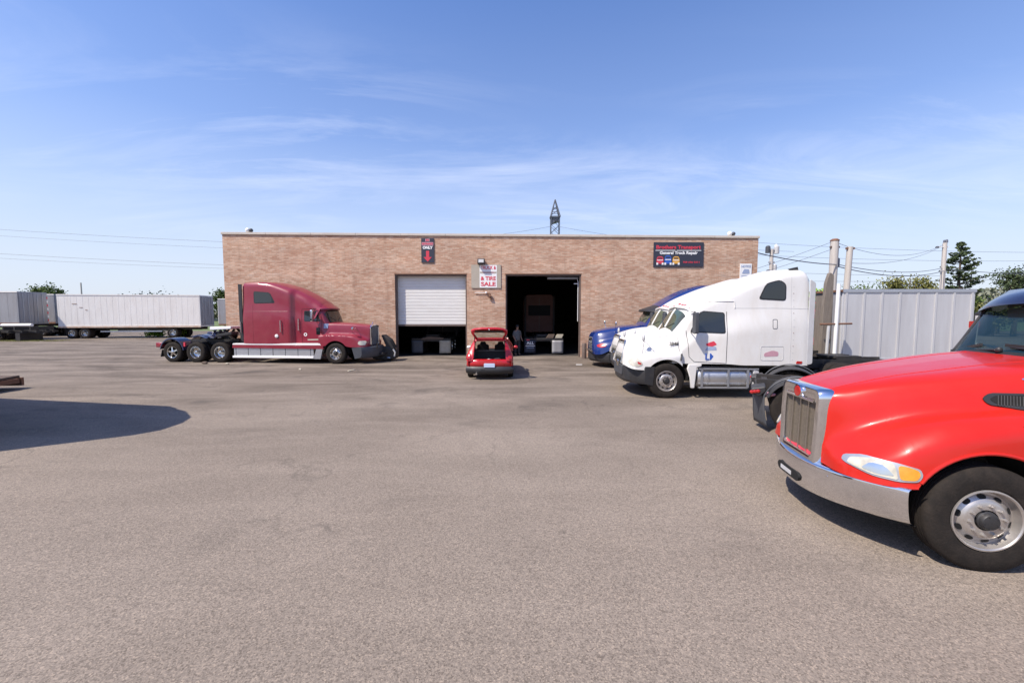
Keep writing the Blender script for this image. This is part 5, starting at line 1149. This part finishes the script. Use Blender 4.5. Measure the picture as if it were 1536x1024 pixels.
# ------------------------------------------------------------------ trailers and box body
def van(name, label, loc, rz, L, Wd, z0, z1, m, endm, ribs, wheels=(), group='box trailers parked along the yard', doors=True, stripe=False, cat='trailer', rail='rust', legs=True):
    """origin: near right-hand bottom corner on the ground; box runs towards -x and +y"""
    o = thing(name, label, cat, loc, R(rz), group)
    MB().box(-L, 0, 0, Wd, z0, z1).build('box', m, o, smooth=0, bevel=.02)
    r = MB()
    rw, rd = (.035, .028) if name == 'cargo_container' else (.012, .006)
    for x in lin(-L+.12, -.12, ribs): r.box(x-rw, x+rw, -rd, -.002, z0+.16, z1-.12)
    r.build('side_ribs', m, o, smooth=0)
    MB().box(-L-.01, .01, -.035, -.001, z0-.02, z0+.15).build('bottom_rail', rail, o, smooth=0); MB().box(-L-.01, .01, -.03, -.001, z1-.10, z1+.01).build('top_rail', 'trailerwhite' if m != 'boxgrey' else 'alu', o, smooth=0)
    if doors:
        for k in (0, 1):
            d = MB().box(.004, .03, .08+k*(Wd/2-.06), Wd/2-.02+k*(Wd/2-.06), z0+.15, z1-.10).build('rear_door', endm, o, smooth=0, bevel=.008)
            for yy in (.3, .75): MB().tube([(.05, .08+k*(Wd/2-.06)+yy, z0+.2), (.05, .08+k*(Wd/2-.06)+yy, z1-.15)], .02, 6).build('lock_rod', 'galv', d)
    if stripe:
        for k in range(7): MB().box(.032, .04, Wd-.10, Wd+.0, z0+.25+k*(z1-z0-.5)/7, z0+.25+(k+.55)*(z1-z0-.5)/7).build('reflective_stripe', 'signwhite' if k % 2 else 'signred', o, smooth=0)
    for x in wheels:
        axle(o, x)
        for yy, s in ((.15, -1), (Wd-.15, 1)):
            wheel(o, 'drive', x, yy, s, rim_m='dullchrome')
        o.children[-5].location.y = Wd/2 if False else o.children[-5].location.y
    b = MB()
    for yy in (Wd*.3, Wd*.7): b.box(-L+.3, -.3, yy-.05, yy+.05, z0-.30, z0-.02)
    b.build('chassis_frame', 'frame', o)
    return o
A = van('box_trailer', 'long dirty white box trailer with rusty bottom rail, left of the garage', (-31.60, 42.0, 0), 9.2, 12.45, 2.5, 1.10, 4.30, 'trailerwhite', 'trailergrey', 25, (), rail='trailerwhite')
MB().box(-12.46, 0.0, -.04, -.036, 1.06, 1.22).build('rust_strip', mat('rust_stained_white', (.62, .50, .40), .7, 0, .3, 2, .8, (.45, .22, .11)), A, smooth=0)
for x in (-2.6, -10.3, -11.4):
    for yy, s in ((.15, -1), (2.35, 1)): wheel(A, 'drive', x, yy, s, rim_m='dullchrome')
MB().box(-9.0, -3.6, .1, .16, .62, .74).box(-9.0, -3.6, 2.3, 2.36, .62, .74).build('side_guard', 'alu', A)
for s, m in ((-11.9, 'frame'),): half_fender(A, -11.0, .72, 0, .5, 10, 170, 'frame', 'fender')
for x, z, l in ((-11.2, 3.35, .42), (-10.6, 3.0, .3), (-10.1, 2.75, .2)): MB().box(x, x+l, -.026, -.023, z, z+.05).build('scrape_mark', 'rust', A, smooth=0)
B = van('box_trailer', 'grey-white trailer at the left edge showing dark rear doors and a red-white strip', (-45.25, 38.0, 0), 2, 12.0, 2.5, 1.45, 4.46, 'trailergrey', 'trailergrey', 16, (), stripe=True)
for x in (-1.5, -2.7, -9.5):
    for yy, s in ((.15, -1), (2.35, 1)): wheel(B, 'drive', x, yy, s)
Cc = van('box_trailer', 'dark grey trailer between the left-edge trailer and the long white one', (-48.75, 44.2, 0), 3, 12.0, 2.5, 1.40, 4.50, 'trailergrey', 'trailergrey', 14, ())
for x in (-1.5, -2.7):
    for yy, s in ((.15, -1), (2.35, 1)): wheel(Cc, 'drive', x, yy, s)
D = van('box_trailer', 'grey trailer behind the long white one, cut off by the garage corner', (-25.8, 50.0, 0), 3, 9.3, 2.5, 1.05, 4.20, 'trailergrey', 'trailergrey', 12, ())
MB().box(-9.34, -9.30, .0, .14, 1.3, 4.0).build('reflective_stripe', 'signwhite', D)
for x in (-1.5, -7.0):
    for yy, s in ((.15, -1), (2.35, 1)): wheel(D, 'drive', x, yy, s)
BX = van('cargo_container', 'plain silver-grey box body with vertical ribs, behind the red truck', (16.40, 14.7, 0), -1.2, 4.62, 1.35, .68, 3.30, 'boxgrey', 'boxgrey', 8, (), group=None, doors=False, cat='container', rail='alu')
for x in (-4.66, ):
    for k, (y0, y1, m) in enumerate(((.06, .40, 'trailergrey'), (.44, .80, 'greyplastic'), (.84, 1.30, 'plank'))): MB().box(x+.0, x+.036, y0, y1, .8, 3.2).build('end_panel', m, BX, smooth=0)
    MB().box(x-.06, x+.1, -.02, 1.37, 3.22, 3.29).build('end_cap', 'rust', BX, smooth=0)
for x in (-3.8, -.8):
    for yy, s in ((.15, -1), (1.2, 1)): wheel(BX, 'drive', x, yy, s, .34 if False else .51) if False else MB().box(x-.12, x+.12, yy-.12, yy+.12, 0, .40).build('support_block', 'wood', BX)
# grey-brown plank post and pipes by the box body
o = MB().prism(rr([(-.16, .0), (.13, .0), (.15, 1.9), (.17, 2.9), (.16, 3.72), (.02, 3.80), (-.08, 3.45), (-.14, 2.4)], .05), 'y', -.06, .06).build('plank_post', 'plank', loc=(10.42, 13.75, 0), bevel=.01); tag(o, 'tall weathered grey-brown plank standing behind the white sleeper', 'plank')
rk = thing('pipe_rack', 'white upright pipes joined by a reddish rail, before the silver box end', 'rack', (10.3, 13.45, 0))
MB().tube([(.22, 0, 0), (.26, 0, 3.4)], .055, 10).build('pipe', 'signwhite', rk); MB().tube([(-.06, 0, .0), (.0, 0, 2.05)], .045, 10).build('pipe', 'lightgrey', rk); MB().tube([(-.28, 0, 2.1), (.75, 0, 2.12)], .03, 8).build('rail', 'rust', rk)

# off-frame trailer at the left whose shadow falls across the lot, and the low deck beside it
NT = thing('box_trailer', 'tall box trailer with a tapered nose beyond the left edge, casting the long shadow', 'trailer', (-14.2, 7.9, 0), R(-10), 'box trailers parked along the yard')
ni = Matrix.Rotation(R(10), 2)
pl = [tuple(ni @ (Vector(p)-Vector((-14.2, 7.9)))) for p in ((-19.4, 10.5), (-11.55, 9.1), (-11.45, 8.95), (-10.75, 8.55), (-10.15, 7.95), (-9.95, 7.45), (-9.95, 6.85), (-10.2, 6.5), (-10.75, 6.2), (-12.2, 5.98), (-19.4, 7.2))]
MB().prism(pl, 'z', 1.1, 4.05).build('box', 'trailerwhite', NT, smooth=40)
MB().tube([tuple(ni @ (Vector(p[:2])-Vector((-14.2, 7.9))))+(p[2],) for p in ((-11.42, 8.98, 3.55), (-11.18, 8.92, 3.62), (-11.12, 8.9, 3.85), (-11.42, 8.98, 3.98))], .045, 8).build('shadow_notch_bracket', 'frame', NT)  # unseen tube loop, added to notch the trailer's cast shadow
MB().box(-5.2, 2.2, -1.0, 1.0, .15, 1.1).build('chassis_frame', 'frame', NT)
for x in (-3.2, -4.5):
    for s in (-1, 1): wheel(NT, 'drive', x, s*1.05, s)
DK = thing('plank_deck', 'rusty low plank deck poking in at the left edge', 'deck', (-16.0, 13.2, 0), R(6))
dk = MB()
for k in range(9): dk.box(-5.5, .0-.05*(k % 3), -1.9+.24*k, -1.9+.24*k+.225, .36, .43)
dk.build('planks', 'wood', DK, bevel=.01); MB().box(-5.5, -.02, -1.92, -1.84, .10, .36).box(-5.5, -.02, .2, .28, .10, .36).build('side_beam', 'rust', DK); MB().box(-.08, .02, -1.7, .1, .20, .35).build('end_beam', 'rust', DK)
for x in (-1.0, -4.5): MB().box(x-.2, x+.2, -1.8, .15, 0, .12).build('bearer', 'wood', DK)
# chassis with pipes lying under the left trailers
CH = thing('chassis_trailer', 'low black chassis with a long white pipe on it, under the left trailers', 'trailer', (-43.6, 37.3, 0), 0)
c = MB()
for y in (-.4, .4): c.box(-6.0, 1.8, y-.06, y+.06, .72, .98)
for x in lin(-5.8, 1.6, 7): c.box(x-.06, x+.06, -.9, .9, .78, .9)
c.build('chassis_frame', 'frame', CH); MB().tube([(-1.3, -.85, 1.42), (1.3, -.85, 1.44)], .13, 12).build('white_pipe', 'signwhite', CH); MB().tube([(-4.6, -.85, 1.22), (-2.2, -.85, 1.25), (-1.8, -.85, 1.35), (-1.3, -.85, 1.42)], .11, 10).build('white_pipe', 'lightgrey', CH)
for x in (-1.2, -.2, 1.2): MB().box(x-.05, x+.05, -.95, .9, .98, 1.3).build('bolster', 'frame', CH)
for x in (-4.6, -3.4):
    for s in (-1, 1): wheel(CH, 'drive', x, s*.95, s, rim_m='frame')
MB().box(-.2, .2, -.9, .9, 0, .72).build('support_stand', 'frame', CH)

# ------------------------------------------------------------------ poles, pylon, cables
GP = 'utility poles behind the yard'
def pole(label, x, y, h, r0, r1, lean=0, arms=(), stuff=()):
    o = thing('utility_pole', label, 'pole', (x, y, 0), 0, GP)
    MB().tube([(0, 0, 0), (lean*.5, 0, h*.5), (lean, 0, h)], [r0, (r0+r1)/2, r1], 12).build('shaft', 'pole', o)
    for z, x0, x1, m in arms: MB().box(x0, x1, -.08, .05, z-.06, z+.06).build('crossarm', m, o)
    for dx, z, r, hh, m in stuff: MB().lathe([(.002, 0), (r, .02), (r, hh), (r*.6, hh+.08), (.002, hh+.1)], 12, 'z', (lean*z/h+dx, 0, z)).build('fitting', m, o)
    return o
pole('grey pole with a cluster of fittings just right of the garage corner', 18.62, 30, 7.0, .13, .12, 0, ((7.0, -.34, .42, 'lightgrey'), (6.1, -.2, .2, 'galv')), ((-.28, 6.75, .16, .45, 'greyplastic'), (.34, 6.7, .17, .5, 'lightgrey'), (.25, 5.2, .14, .7, 'lightgrey'), (-.2, 5.0, .14, .5, 'greyplastic'), (.3, 7.1, .1, .2, 'signwhite')))
pole('thick pale grey pole, taller of the close pair above the silver box', 20.0, 26, 6.95, .20, .23, .02, ((6.55, -.25, .3, 'steelbrown'),), ((.28, 5.3, .09, .5, 'wire'), (.0, 6.9, .25, .08, 'rust')))
pole('slightly leaning pale pole, shorter of the close pair above the silver box', 20.95, 26.2, 6.6, .17, .17, .2, ((6.5, -.05, .45, 'rust'),), ())
pole('distant pale pole with a white street lamp arm in front of the conifer', 43.4, 42, 9.5, .24, .18, 0, ((9.1, -.75, .35, 'signwhite'), (6.6, -.3, .3, 'galv')), ((.15, 9.5, .12, .25, 'wire'), (-.1, 9.5, .08, .2, 'wire'), (-.75, 8.98, .15, .1, 'greyplastic')))
pole('thin far pole rising above the long white trailer', -72.5, 70, 7.6, .12, .1)
PY = thing('pylon', 'pointed steel lattice pylon rising behind the garage roof', 'pylon', (10.22, 100, 0))
p = MB(); hw_ = 1.0
for a, b in ((-1, -1), (-1, 1), (1, -1), (1, 1)): p.bar((a*hw_, b*hw_, 0), (a*hw_, b*hw_, 25.2), .16); p.bar((a*1.1, b*1.1, 25.2), (0, 0, 29.3), .22)
zz = lin(1, 25.2, 14)
for z0, z1 in zip(zz, zz[1:]):
    for s in (-1, 1):
        p.bar((-hw_, s*hw_, z0), (hw_, s*hw_, z1), .09); p.bar((hw_, s*hw_, z0), (-hw_, s*hw_, z1), .09); p.bar((s*hw_, -hw_, z0), (s*hw_, hw_, z1), .09)
for z in (25.2, 26.3, 27.3):
    k = 1.1*(29.3-z)/4.1
    for s in (-1, 1): p.bar((-k, s*k, z), (k, s*k, z), .2 if z < 25.5 else .12); p.bar((s*k, -k, z), (s*k, k, z), .2 if z < 25.5 else .12)
for z in (25.4, 26.4): 
    k = 1.1*(29.3-z)/4.1; p.bar((-k, -k, z), (k*.6, -k*.6, z+1.4), .12)
p.build('lattice', 'wire', PY, smooth=0); MB().prism(rr([(-.9, 23.6), (.9, 24.2), (.95, 25.1), (-.95, 25.1)], .1), 'y', -.9, .9).build('top_platform', 'wire', PY)
def wire(label, p, q, sag=.5, r=.014, grp=None, n=18):
    P0, Q = Vector(p), Vector(q)
    o = MB().tube([P0.lerp(Q, k/n)-Vector((0, 0, sag*4*(k/n)*(1-k/n))) for k in range(n+1)], r, 5).build('power_line', 'wire'); return tag(o, label, 'cable', grp)
g1 = 'power lines left of the garage'; g2 = 'power lines right of the garage'
for z0, z1, r, l in ((17.05, 13.3, .022, 'topmost cable in the sky left of the garage'), (16.0, 12.3, .018, 'second cable from the top left of the garage'), (13.0, 9.6, .022, 'third cable from the top left of the garage'), (12.2, 9.2, .018, 'lowest cable in the sky left of the garage')):
    wire(l, (-95, 70, z0), (-12, 71, z1), .5, r, g1)
wire('thin cable running from the pylon top towards the left behind the roof', (9.2, 99, 22.9), (-20, 95, 19.0), .6, .03, g1)
wire('thin cable dropping from the pylon to the right behind the roof', (11.2, 99, 22.8), (62, 92, 16.0), 1.0, .03, g2)
tp = (20.0, 25.9, 6.6); rp = (43.4, 41.9, 9.2); cp_ = (18.6, 29.9, 6.9)
wire('thick cable bundle from the garage corner to the thick pole', (13.62, 23.4, 5.85), (20.0, 25.75, 5.45), .12, .030, g2)
wire('lower of two heavy cables from the thick pole to the lamp pole', (20.2, 25.9, 5.35), (43.3, 41.8, 6.7), .55, .030, g2)
wire('upper of two heavy cables from the thick pole to the lamp pole', (20.2, 26.0, 5.5), (43.3, 42.0, 7.0), .45, .024, g2)
wire('cable from the lamp pole to the right edge over the pine', (43.5, 42, 6.9), (75, 46, 7.9), .8, .030, g2)
wire('sloping service cable from the thick pole top down to the left', (19.8, 26, 6.85), (12.9, 30, 4.3), .15, .012, g2)
wire('second sloping service cable below the thick pole top', (19.8, 26, 6.4), (13.5, 30, 4.2), .15, .012, g2)
wire('cable from the thick pole top to the lamp pole top', (20.2, 26, 6.8), (43.2, 42, 9.3), .9, .014, g2)
wire('cable rising from the leaning pole to the lamp pole arm', (21.2, 26.2, 5.6), (42.8, 42, 9.0), .5, .014, g2)
for z0, z1, l in ((15.0, 12.9, 'highest far cable across the right-hand sky'), (12.8, 11.6, 'second far cable across the right-hand sky'), (10.0, 9.2, 'third far cable across the right-hand sky'), (8.3, 8.9, 'lowest far cable across the right-hand sky')):
    wire(l, (30, 70, z0), (100, 72, z1), .7, .022, g2)

# ------------------------------------------------------------------ trees
def leaf(mb, c, s, rnd):
    d = Vector((rnd.uniform(-1, 1), rnd.uniform(-1, 1), rnd.uniform(-.6, 1))).normalized(); a = d.orthogonal().normalized()*s; b = d.cross(a).normalized()*s*rnd.uniform(.45, .8)
    mb.add([c-a, c+b, c+a*.9, c-b], [(0, 1, 2, 3)])
def tree(name, label, loc, h, cr, crown_z, leafm, seed, n=2600, ls=.2, grp=None, clumps=26, flat=1., cat='tree'):
    rnd = random.Random(seed); o = thing(name, label, cat, loc, 0, grp)
    t_ = MB(); t_.tube([(0, 0, 0), (.1, 0, h*.35), (-.05, .1, h*.65), (0, 0, h*.9)], [h*.03, h*.022, h*.014, h*.004], 8)
    cs = []
    for k in range(clumps):
        while True:
            v = Vector((rnd.uniform(-1, 1), rnd.uniform(-1, 1), rnd.uniform(-1, 1)))
            if .25 < v.length < 1: break
        c = Vector((v.x*cr*.82, v.y*cr*.82, crown_z+v.z*(h-crown_z)*.82*flat)); cs.append((c, cr*rnd.uniform(.22, .42)))
        t_.tube([(0, 0, min(h*.8, max(h*.2, c.z*.65))), c*.6+Vector((0, 0, c.z*.35)), c], [h*.011, h*.006, h*.002], 5)
    t_.build('trunk', 'bark', o); L = MB()
    for i in range(n):
        c, r = cs[rnd.randrange(len(cs))]; v = Vector((rnd.gauss(0, .5), rnd.gauss(0, .5), rnd.gauss(0, .36)))*r*1.3
        leaf(L, c+v, ls*rnd.uniform(.6, 1.3), rnd)
    L.build('crown', leafm, o, smooth=0, weld=False)
    return o
def conifer(label, loc, h, rb, seed, z0=.2, lean=0, name='conifer'):
    rnd = random.Random(seed); o = thing(name, label, 'tree', loc, 0)
    t_ = MB(); t_.tube([(0, 0, 0), (0, 0, h*.5), (.05, 0, h)], [h*.024, h*.015, .02], 8); L = MB(); z = h*z0
    while z < h*.985:
        f = (z-h*z0)/(h*(1-z0)); rad = rb*(1-f)**.85+.15
        for k in range(rnd.randint(3, 5)):
            a = rnd.uniform(0, 2*PI); l = rad*rnd.uniform(.55, 1.12); up = rnd.uniform(-.02, .28)
            pts = [Vector((math.cos(a)*l*q, math.sin(a)*l*q, z+l*(up*q+.16*q*q))) for q in (0, .4, .75, 1)]
            t_.tube(pts, [.05*(1-f)+.02, .04*(1-f)+.015, .02, .008], 5)
            for j in range(int(22+38*(1-f))):
                q = rnd.uniform(.22, 1.02)**.8; p_ = Vector((math.cos(a)*l*q, math.sin(a)*l*q, z+l*(up*q+.16*q*q)))
                w_ = .26*(1-.5*q)*(1.0-.5*f)
                leaf(L, p_+Vector((rnd.gauss(0, w_), rnd.gauss(0, w_), rnd.gauss(0, .07))), rnd.uniform(.10, .24), rnd)
        z += rnd.uniform(.34, .62)*(1.15-.5*f)
    t_.build('trunk', 'bark', o); L.build('crown', 'leafC', o, smooth=0, weld=False); return o
gt_ = 'trees beyond the yard on the right'
tree('broadleaf_tree', 'round olive-green tree above the middle of the silver box', (53.6, 56, 0), 7.9, 3.1, 5.0, 'leafB', 1, 5200, .15, gt_)
tree('broadleaf_tree', 'yellowish-green tree directly left of the lamp pole', (56.6, 57, 0), 7.2, 2.9, 4.4, 'leafB', 2, 5000, .15, gt_)
tree('broadleaf_tree', 'low green tree at the foot of the conifer', (60.2, 56, 0), 6.0, 2.4, 3.6, 'leafA', 3, 4000, .14, gt_)
tree('broadleaf_tree', 'dark low tree left of the round olive tree, barely above the box roof', (48.5, 58, 0), 6.2, 3.6, 3.6, 'leafA', 4, 4500, .15, gt_)
conifer('tall dark conifer with layered gappy branches right of the lamp pole', (59.0, 55, 0), 11.8, 3.3, 5, .33)
pn = tree('pine_tree', 'spreading pine at the right edge above the red truck cab', (54.6, 45, 0), 7.8, 2.0, 6.2, 'leafC', 8, 2700, .11, gt_, 20, .85)
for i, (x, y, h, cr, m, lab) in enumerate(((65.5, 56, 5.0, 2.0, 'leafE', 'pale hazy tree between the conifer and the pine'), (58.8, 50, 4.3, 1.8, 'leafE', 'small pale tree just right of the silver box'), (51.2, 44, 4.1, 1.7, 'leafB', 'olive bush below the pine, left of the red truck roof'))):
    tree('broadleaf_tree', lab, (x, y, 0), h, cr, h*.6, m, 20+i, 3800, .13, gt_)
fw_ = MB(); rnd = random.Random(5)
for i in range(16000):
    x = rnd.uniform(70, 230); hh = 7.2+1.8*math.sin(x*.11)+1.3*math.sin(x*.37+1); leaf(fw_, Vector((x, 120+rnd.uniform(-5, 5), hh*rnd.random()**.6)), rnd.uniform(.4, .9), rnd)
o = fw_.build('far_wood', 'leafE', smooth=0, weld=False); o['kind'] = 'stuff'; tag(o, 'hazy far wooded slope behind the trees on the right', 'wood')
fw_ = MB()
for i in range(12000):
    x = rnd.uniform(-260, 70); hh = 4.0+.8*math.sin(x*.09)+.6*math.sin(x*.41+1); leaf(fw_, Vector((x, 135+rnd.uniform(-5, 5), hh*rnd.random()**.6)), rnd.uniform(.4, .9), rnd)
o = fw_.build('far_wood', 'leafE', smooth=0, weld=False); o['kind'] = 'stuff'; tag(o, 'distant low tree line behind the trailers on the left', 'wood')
gl = 'trees behind the trailers on the left'
tree('broadleaf_tree', 'small green tree top over the gap between the left trailers', (-67.2, 60, 0), 6.5, 2.1, 4.4, 'leafA', 31, 4500, .14, gl)
tree('broadleaf_tree', 'green tree against the left corner of the garage', (-41.0, 59, 0), 6.1, 1.6, 4.2, 'leafA', 33, 3600, .13, gl)
tree('broadleaf_tree', 'dark tree crown line just above the long white trailer roof', (-63, 72, 0), 5.2, 4.2, 3.9, 'leafC', 34, 3000, .16, gl)
for i, (x, y, h, cr, lab) in enumerate(((-35.3, 43.6, .85, 1.0, 'bright green shrub under the right end of the long white trailer'), (-37.6, 43.4, .75, .8, 'bright green shrub under the middle of the long white trailer'), (-22.3, 33, 1.5, .8, 'small bright shrub beside the garage, behind the white boom beam'))):
    tree('shrub', lab, (x, y, 0), h, cr, h*.5, 'leafD', 41+i, 1400, .09, 'green shrubs along the trailers', 14, cat='shrub')
sh = tree('shrub', 'red-flowering green shrub behind the white sleeper truck', (14.25, 19.3, 0), 3.7, .75, 1.9, 'leafD', 51, 2600, .09, None, 24, cat='shrub')
bl = MB(); rnd = random.Random(9)
for z, k in ((2.3, 60), (1.25, 70), (2.9, 20)):
    for i in range(k): leaf(bl, Vector((rnd.gauss(-.25, .22), -.55+rnd.gauss(0, .2), z+rnd.gauss(0, .12))), .07, rnd)
bl.build('blossoms', 'bloom', sh, smooth=0, weld=False)
# thin weeds in the yard edge
wd = MB()
for i in range(1400):
    x = rnd.uniform(-47, -40) if i % 2 else rnd.gauss(-43.5, 1.2); wd_y = rnd.uniform(36.2, 37.6); hh = rnd.uniform(.04, .14); wd.add([(x, wd_y, 0), (x+.03, wd_y, 0), (x+rnd.uniform(-.05, .05), wd_y, hh)], [(0, 1, 2)])
o = wd.build('weeds', 'leafB', smooth=0, weld=False); o['kind'] = 'stuff'; tag(o, 'thin yellowish weeds on the ground before the left trailers', 'weeds')
# litter: gravel bits and leaves by the maroon truck's wheels
for i, (x, y, s, lab) in enumerate(((-14.95, 20.0, .11, 'brown rag wedged before the third rear wheel of the maroon truck'), (-13.75, 19.85, .07, 'pale stone beside the third rear wheel of the maroon truck'))):
    b = MB().sphere((0, 0, s*.55), s, 8, (1.4, 1, .6)); o = b.build('rag' if i == 0 else 'stone', 'wood' if i == 0 else 'beige', loc=(x, y, 0)); tag(o, lab, 'litter')

for i, (x, y, s, lab) in enumerate(((3.2, 19.6, .10, 'crumpled white paper scrap on the ground right of the car shadow'), (4.6, 19.9, .13, 'pale flat scrap on the ground before the bollards'), (-6.9, 17.6, .16, 'pale board offcut lying in front of the maroon truck'), (-9.3, 18.0, .13, 'thin pale stick lying before the maroon truck wheel'))):
    b = MB().prism(rr([(-s*1.6, -s*.3), (s*1.4, -s*.45), (s*1.7, s*.2), (-s*1.2, s*.4)], .03), 'z', .004, .03); o = b.build('litter_scrap', 'signwhite' if i == 0 else 'beige', loc=(x, y, 0), rot=(0, 0, i*.7)); tag(o, lab, 'litter')
# ------------------------------------------------------------------ camera, sun, sky
cd = bpy.data.cameras.new('camera'); cam = bpy.data.objects.new('camera', cd); COL.objects.link(cam)
cd.sensor_width = 36; cd.lens = 36*620/1536; cd.clip_end = 4000; cd.clip_start = .05
cam.location = (0, 0, 2.45); cam.rotation_euler = (PI/2-math.atan(42/620), 0, 0)
SC.camera = cam
sd = Vector((-.63, -.42, 1.0)).normalized()
sl = bpy.data.lights.new('sun', 'SUN'); so = bpy.data.objects.new('sun', sl); COL.objects.link(so)
sl.energy = 4.9; sl.angle = R(.5); sl.color = (1, .915, .80)
so.rotation_euler = (-sd).to_track_quat('-Z', 'Y').to_euler(); so.location = (-20, -15, 30)
W = bpy.data.worlds.new('World'); SC.world = W; W.use_nodes = True
nt = W.node_tree; bg = nt.nodes['Background']
sk = N(nt, 'ShaderNodeTexSky', sky_type='NISHITA', sun_disc=False)
sk.sun_elevation = math.asin(sd.z); sk.sun_rotation = math.atan2(sd.x, sd.y)
sk.air_density = 1.0; sk.dust_density = .9; sk.ozone_density = 2.4; sk.altitude = 100
tc = N(nt, 'ShaderNodeTexCoord'); sp = N(nt, 'ShaderNodeSeparateXYZ'); nt.links.new(tc.outputs['Generated'], sp.inputs[0])
az = N(nt, 'ShaderNodeMath', operation='ADD'); nt.links.new(sp.outputs[2], az.inputs[0]); az.inputs[1].default_value = .12
dx = N(nt, 'ShaderNodeMath', operation='DIVIDE'); nt.links.new(sp.outputs[0], dx.inputs[0]); nt.links.new(az.outputs[0], dx.inputs[1])
dy = N(nt, 'ShaderNodeMath', operation='DIVIDE'); nt.links.new(sp.outputs[1], dy.inputs[0]); nt.links.new(az.outputs[0], dy.inputs[1])
cb0 = N(nt, 'ShaderNodeCombineXYZ'); nt.links.new(dx.outputs[0], cb0.inputs[0]); nt.links.new(dy.outputs[0], cb0.inputs[1])
cb = N(nt, 'ShaderNodeVectorMath', operation='ADD'); nt.links.new(cb0.outputs[0], cb.inputs[0]); cb.inputs[1].default_value = (.92, 0, 0)
mp = N(nt, 'ShaderNodeMapping'); nt.links.new(cb.outputs[0], mp.inputs[0]); mp.inputs['Rotation'].default_value = (0, 0, R(-14)); mp.inputs['Scale'].default_value = (.42, 1.25, 1); mp.inputs['Location'].default_value = (1.3, .4, 0)
fine = noise(nt, mp.outputs[0], 1.5, 12, .66, .9)
mp2 = N(nt, 'ShaderNodeMapping'); nt.links.new(cb.outputs[0], mp2.inputs[0]); mp2.inputs['Scale'].default_value = (.5, .9, 1); mp2.inputs['Location'].default_value = (3.4, 7.3, 0)
big = ramp(nt, [(.42, (0, 0, 0)), (.66, (1, 1, 1))]); nt.links.new(noise(nt, mp2.outputs[0], .8, 3, .5), big.inputs[0])
fr = ramp(nt, [(.44, (0, 0, 0)), (.78, (1, 1, 1))]); nt.links.new(fine, fr.inputs[0])
mu = N(nt, 'ShaderNodeMath', operation='MULTIPLY'); nt.links.new(fr.outputs[0], mu.inputs[0]); nt.links.new(big.outputs[0], mu.inputs[1])
lo = ramp(nt, [(.10, (0, 0, 0)), (.20, (1, 1, 1)), (.42, (.8,)*3), (.54, (0, 0, 0))]); nt.links.new(sp.outputs[2], lo.inputs[0])
m2 = N(nt, 'ShaderNodeMath', operation='MULTIPLY'); nt.links.new(mu.outputs[0], m2.inputs[0]); nt.links.new(lo.outputs[0], m2.inputs[1])
m3 = N(nt, 'ShaderNodeMath', operation='MULTIPLY'); nt.links.new(m2.outputs[0], m3.inputs[0]); m3.inputs[1].default_value = .75
hs = N(nt, 'ShaderNodeHueSaturation'); hs.inputs['Saturation'].default_value = 1.25; nt.links.new(sk.outputs[0], hs.inputs['Color'])
tint = mix(nt, 1, hs.outputs[0], (.98, 1.01, 1.27), 'MULTIPLY')
hz = ramp(nt, [(.0, (.9,)*3), (.10, (.80,)*3), (.20, (.55,)*3), (.36, (.24,)*3), (.65, (.06,)*3)]); nt.links.new(sp.outputs[2], hz.inputs[0])
tint = mix(nt, hz.outputs[0], tint, (4.4, 4.8, 5.5))
col = mix(nt, m3.outputs[0], tint, (5.6, 6.0, 7.2))
nt.links.new(col, bg.inputs['Color']); bg.inputs['Strength'].default_value = .134
SC.view_settings.view_transform = 'Standard'; SC.view_settings.look = 'None'; SC.view_settings.exposure = .36; SC.view_settings.gamma = 1
SC.cycles.max_bounces = 8; SC.cycles.transparent_max_bounces = 12; SC.cycles.use_denoising = True
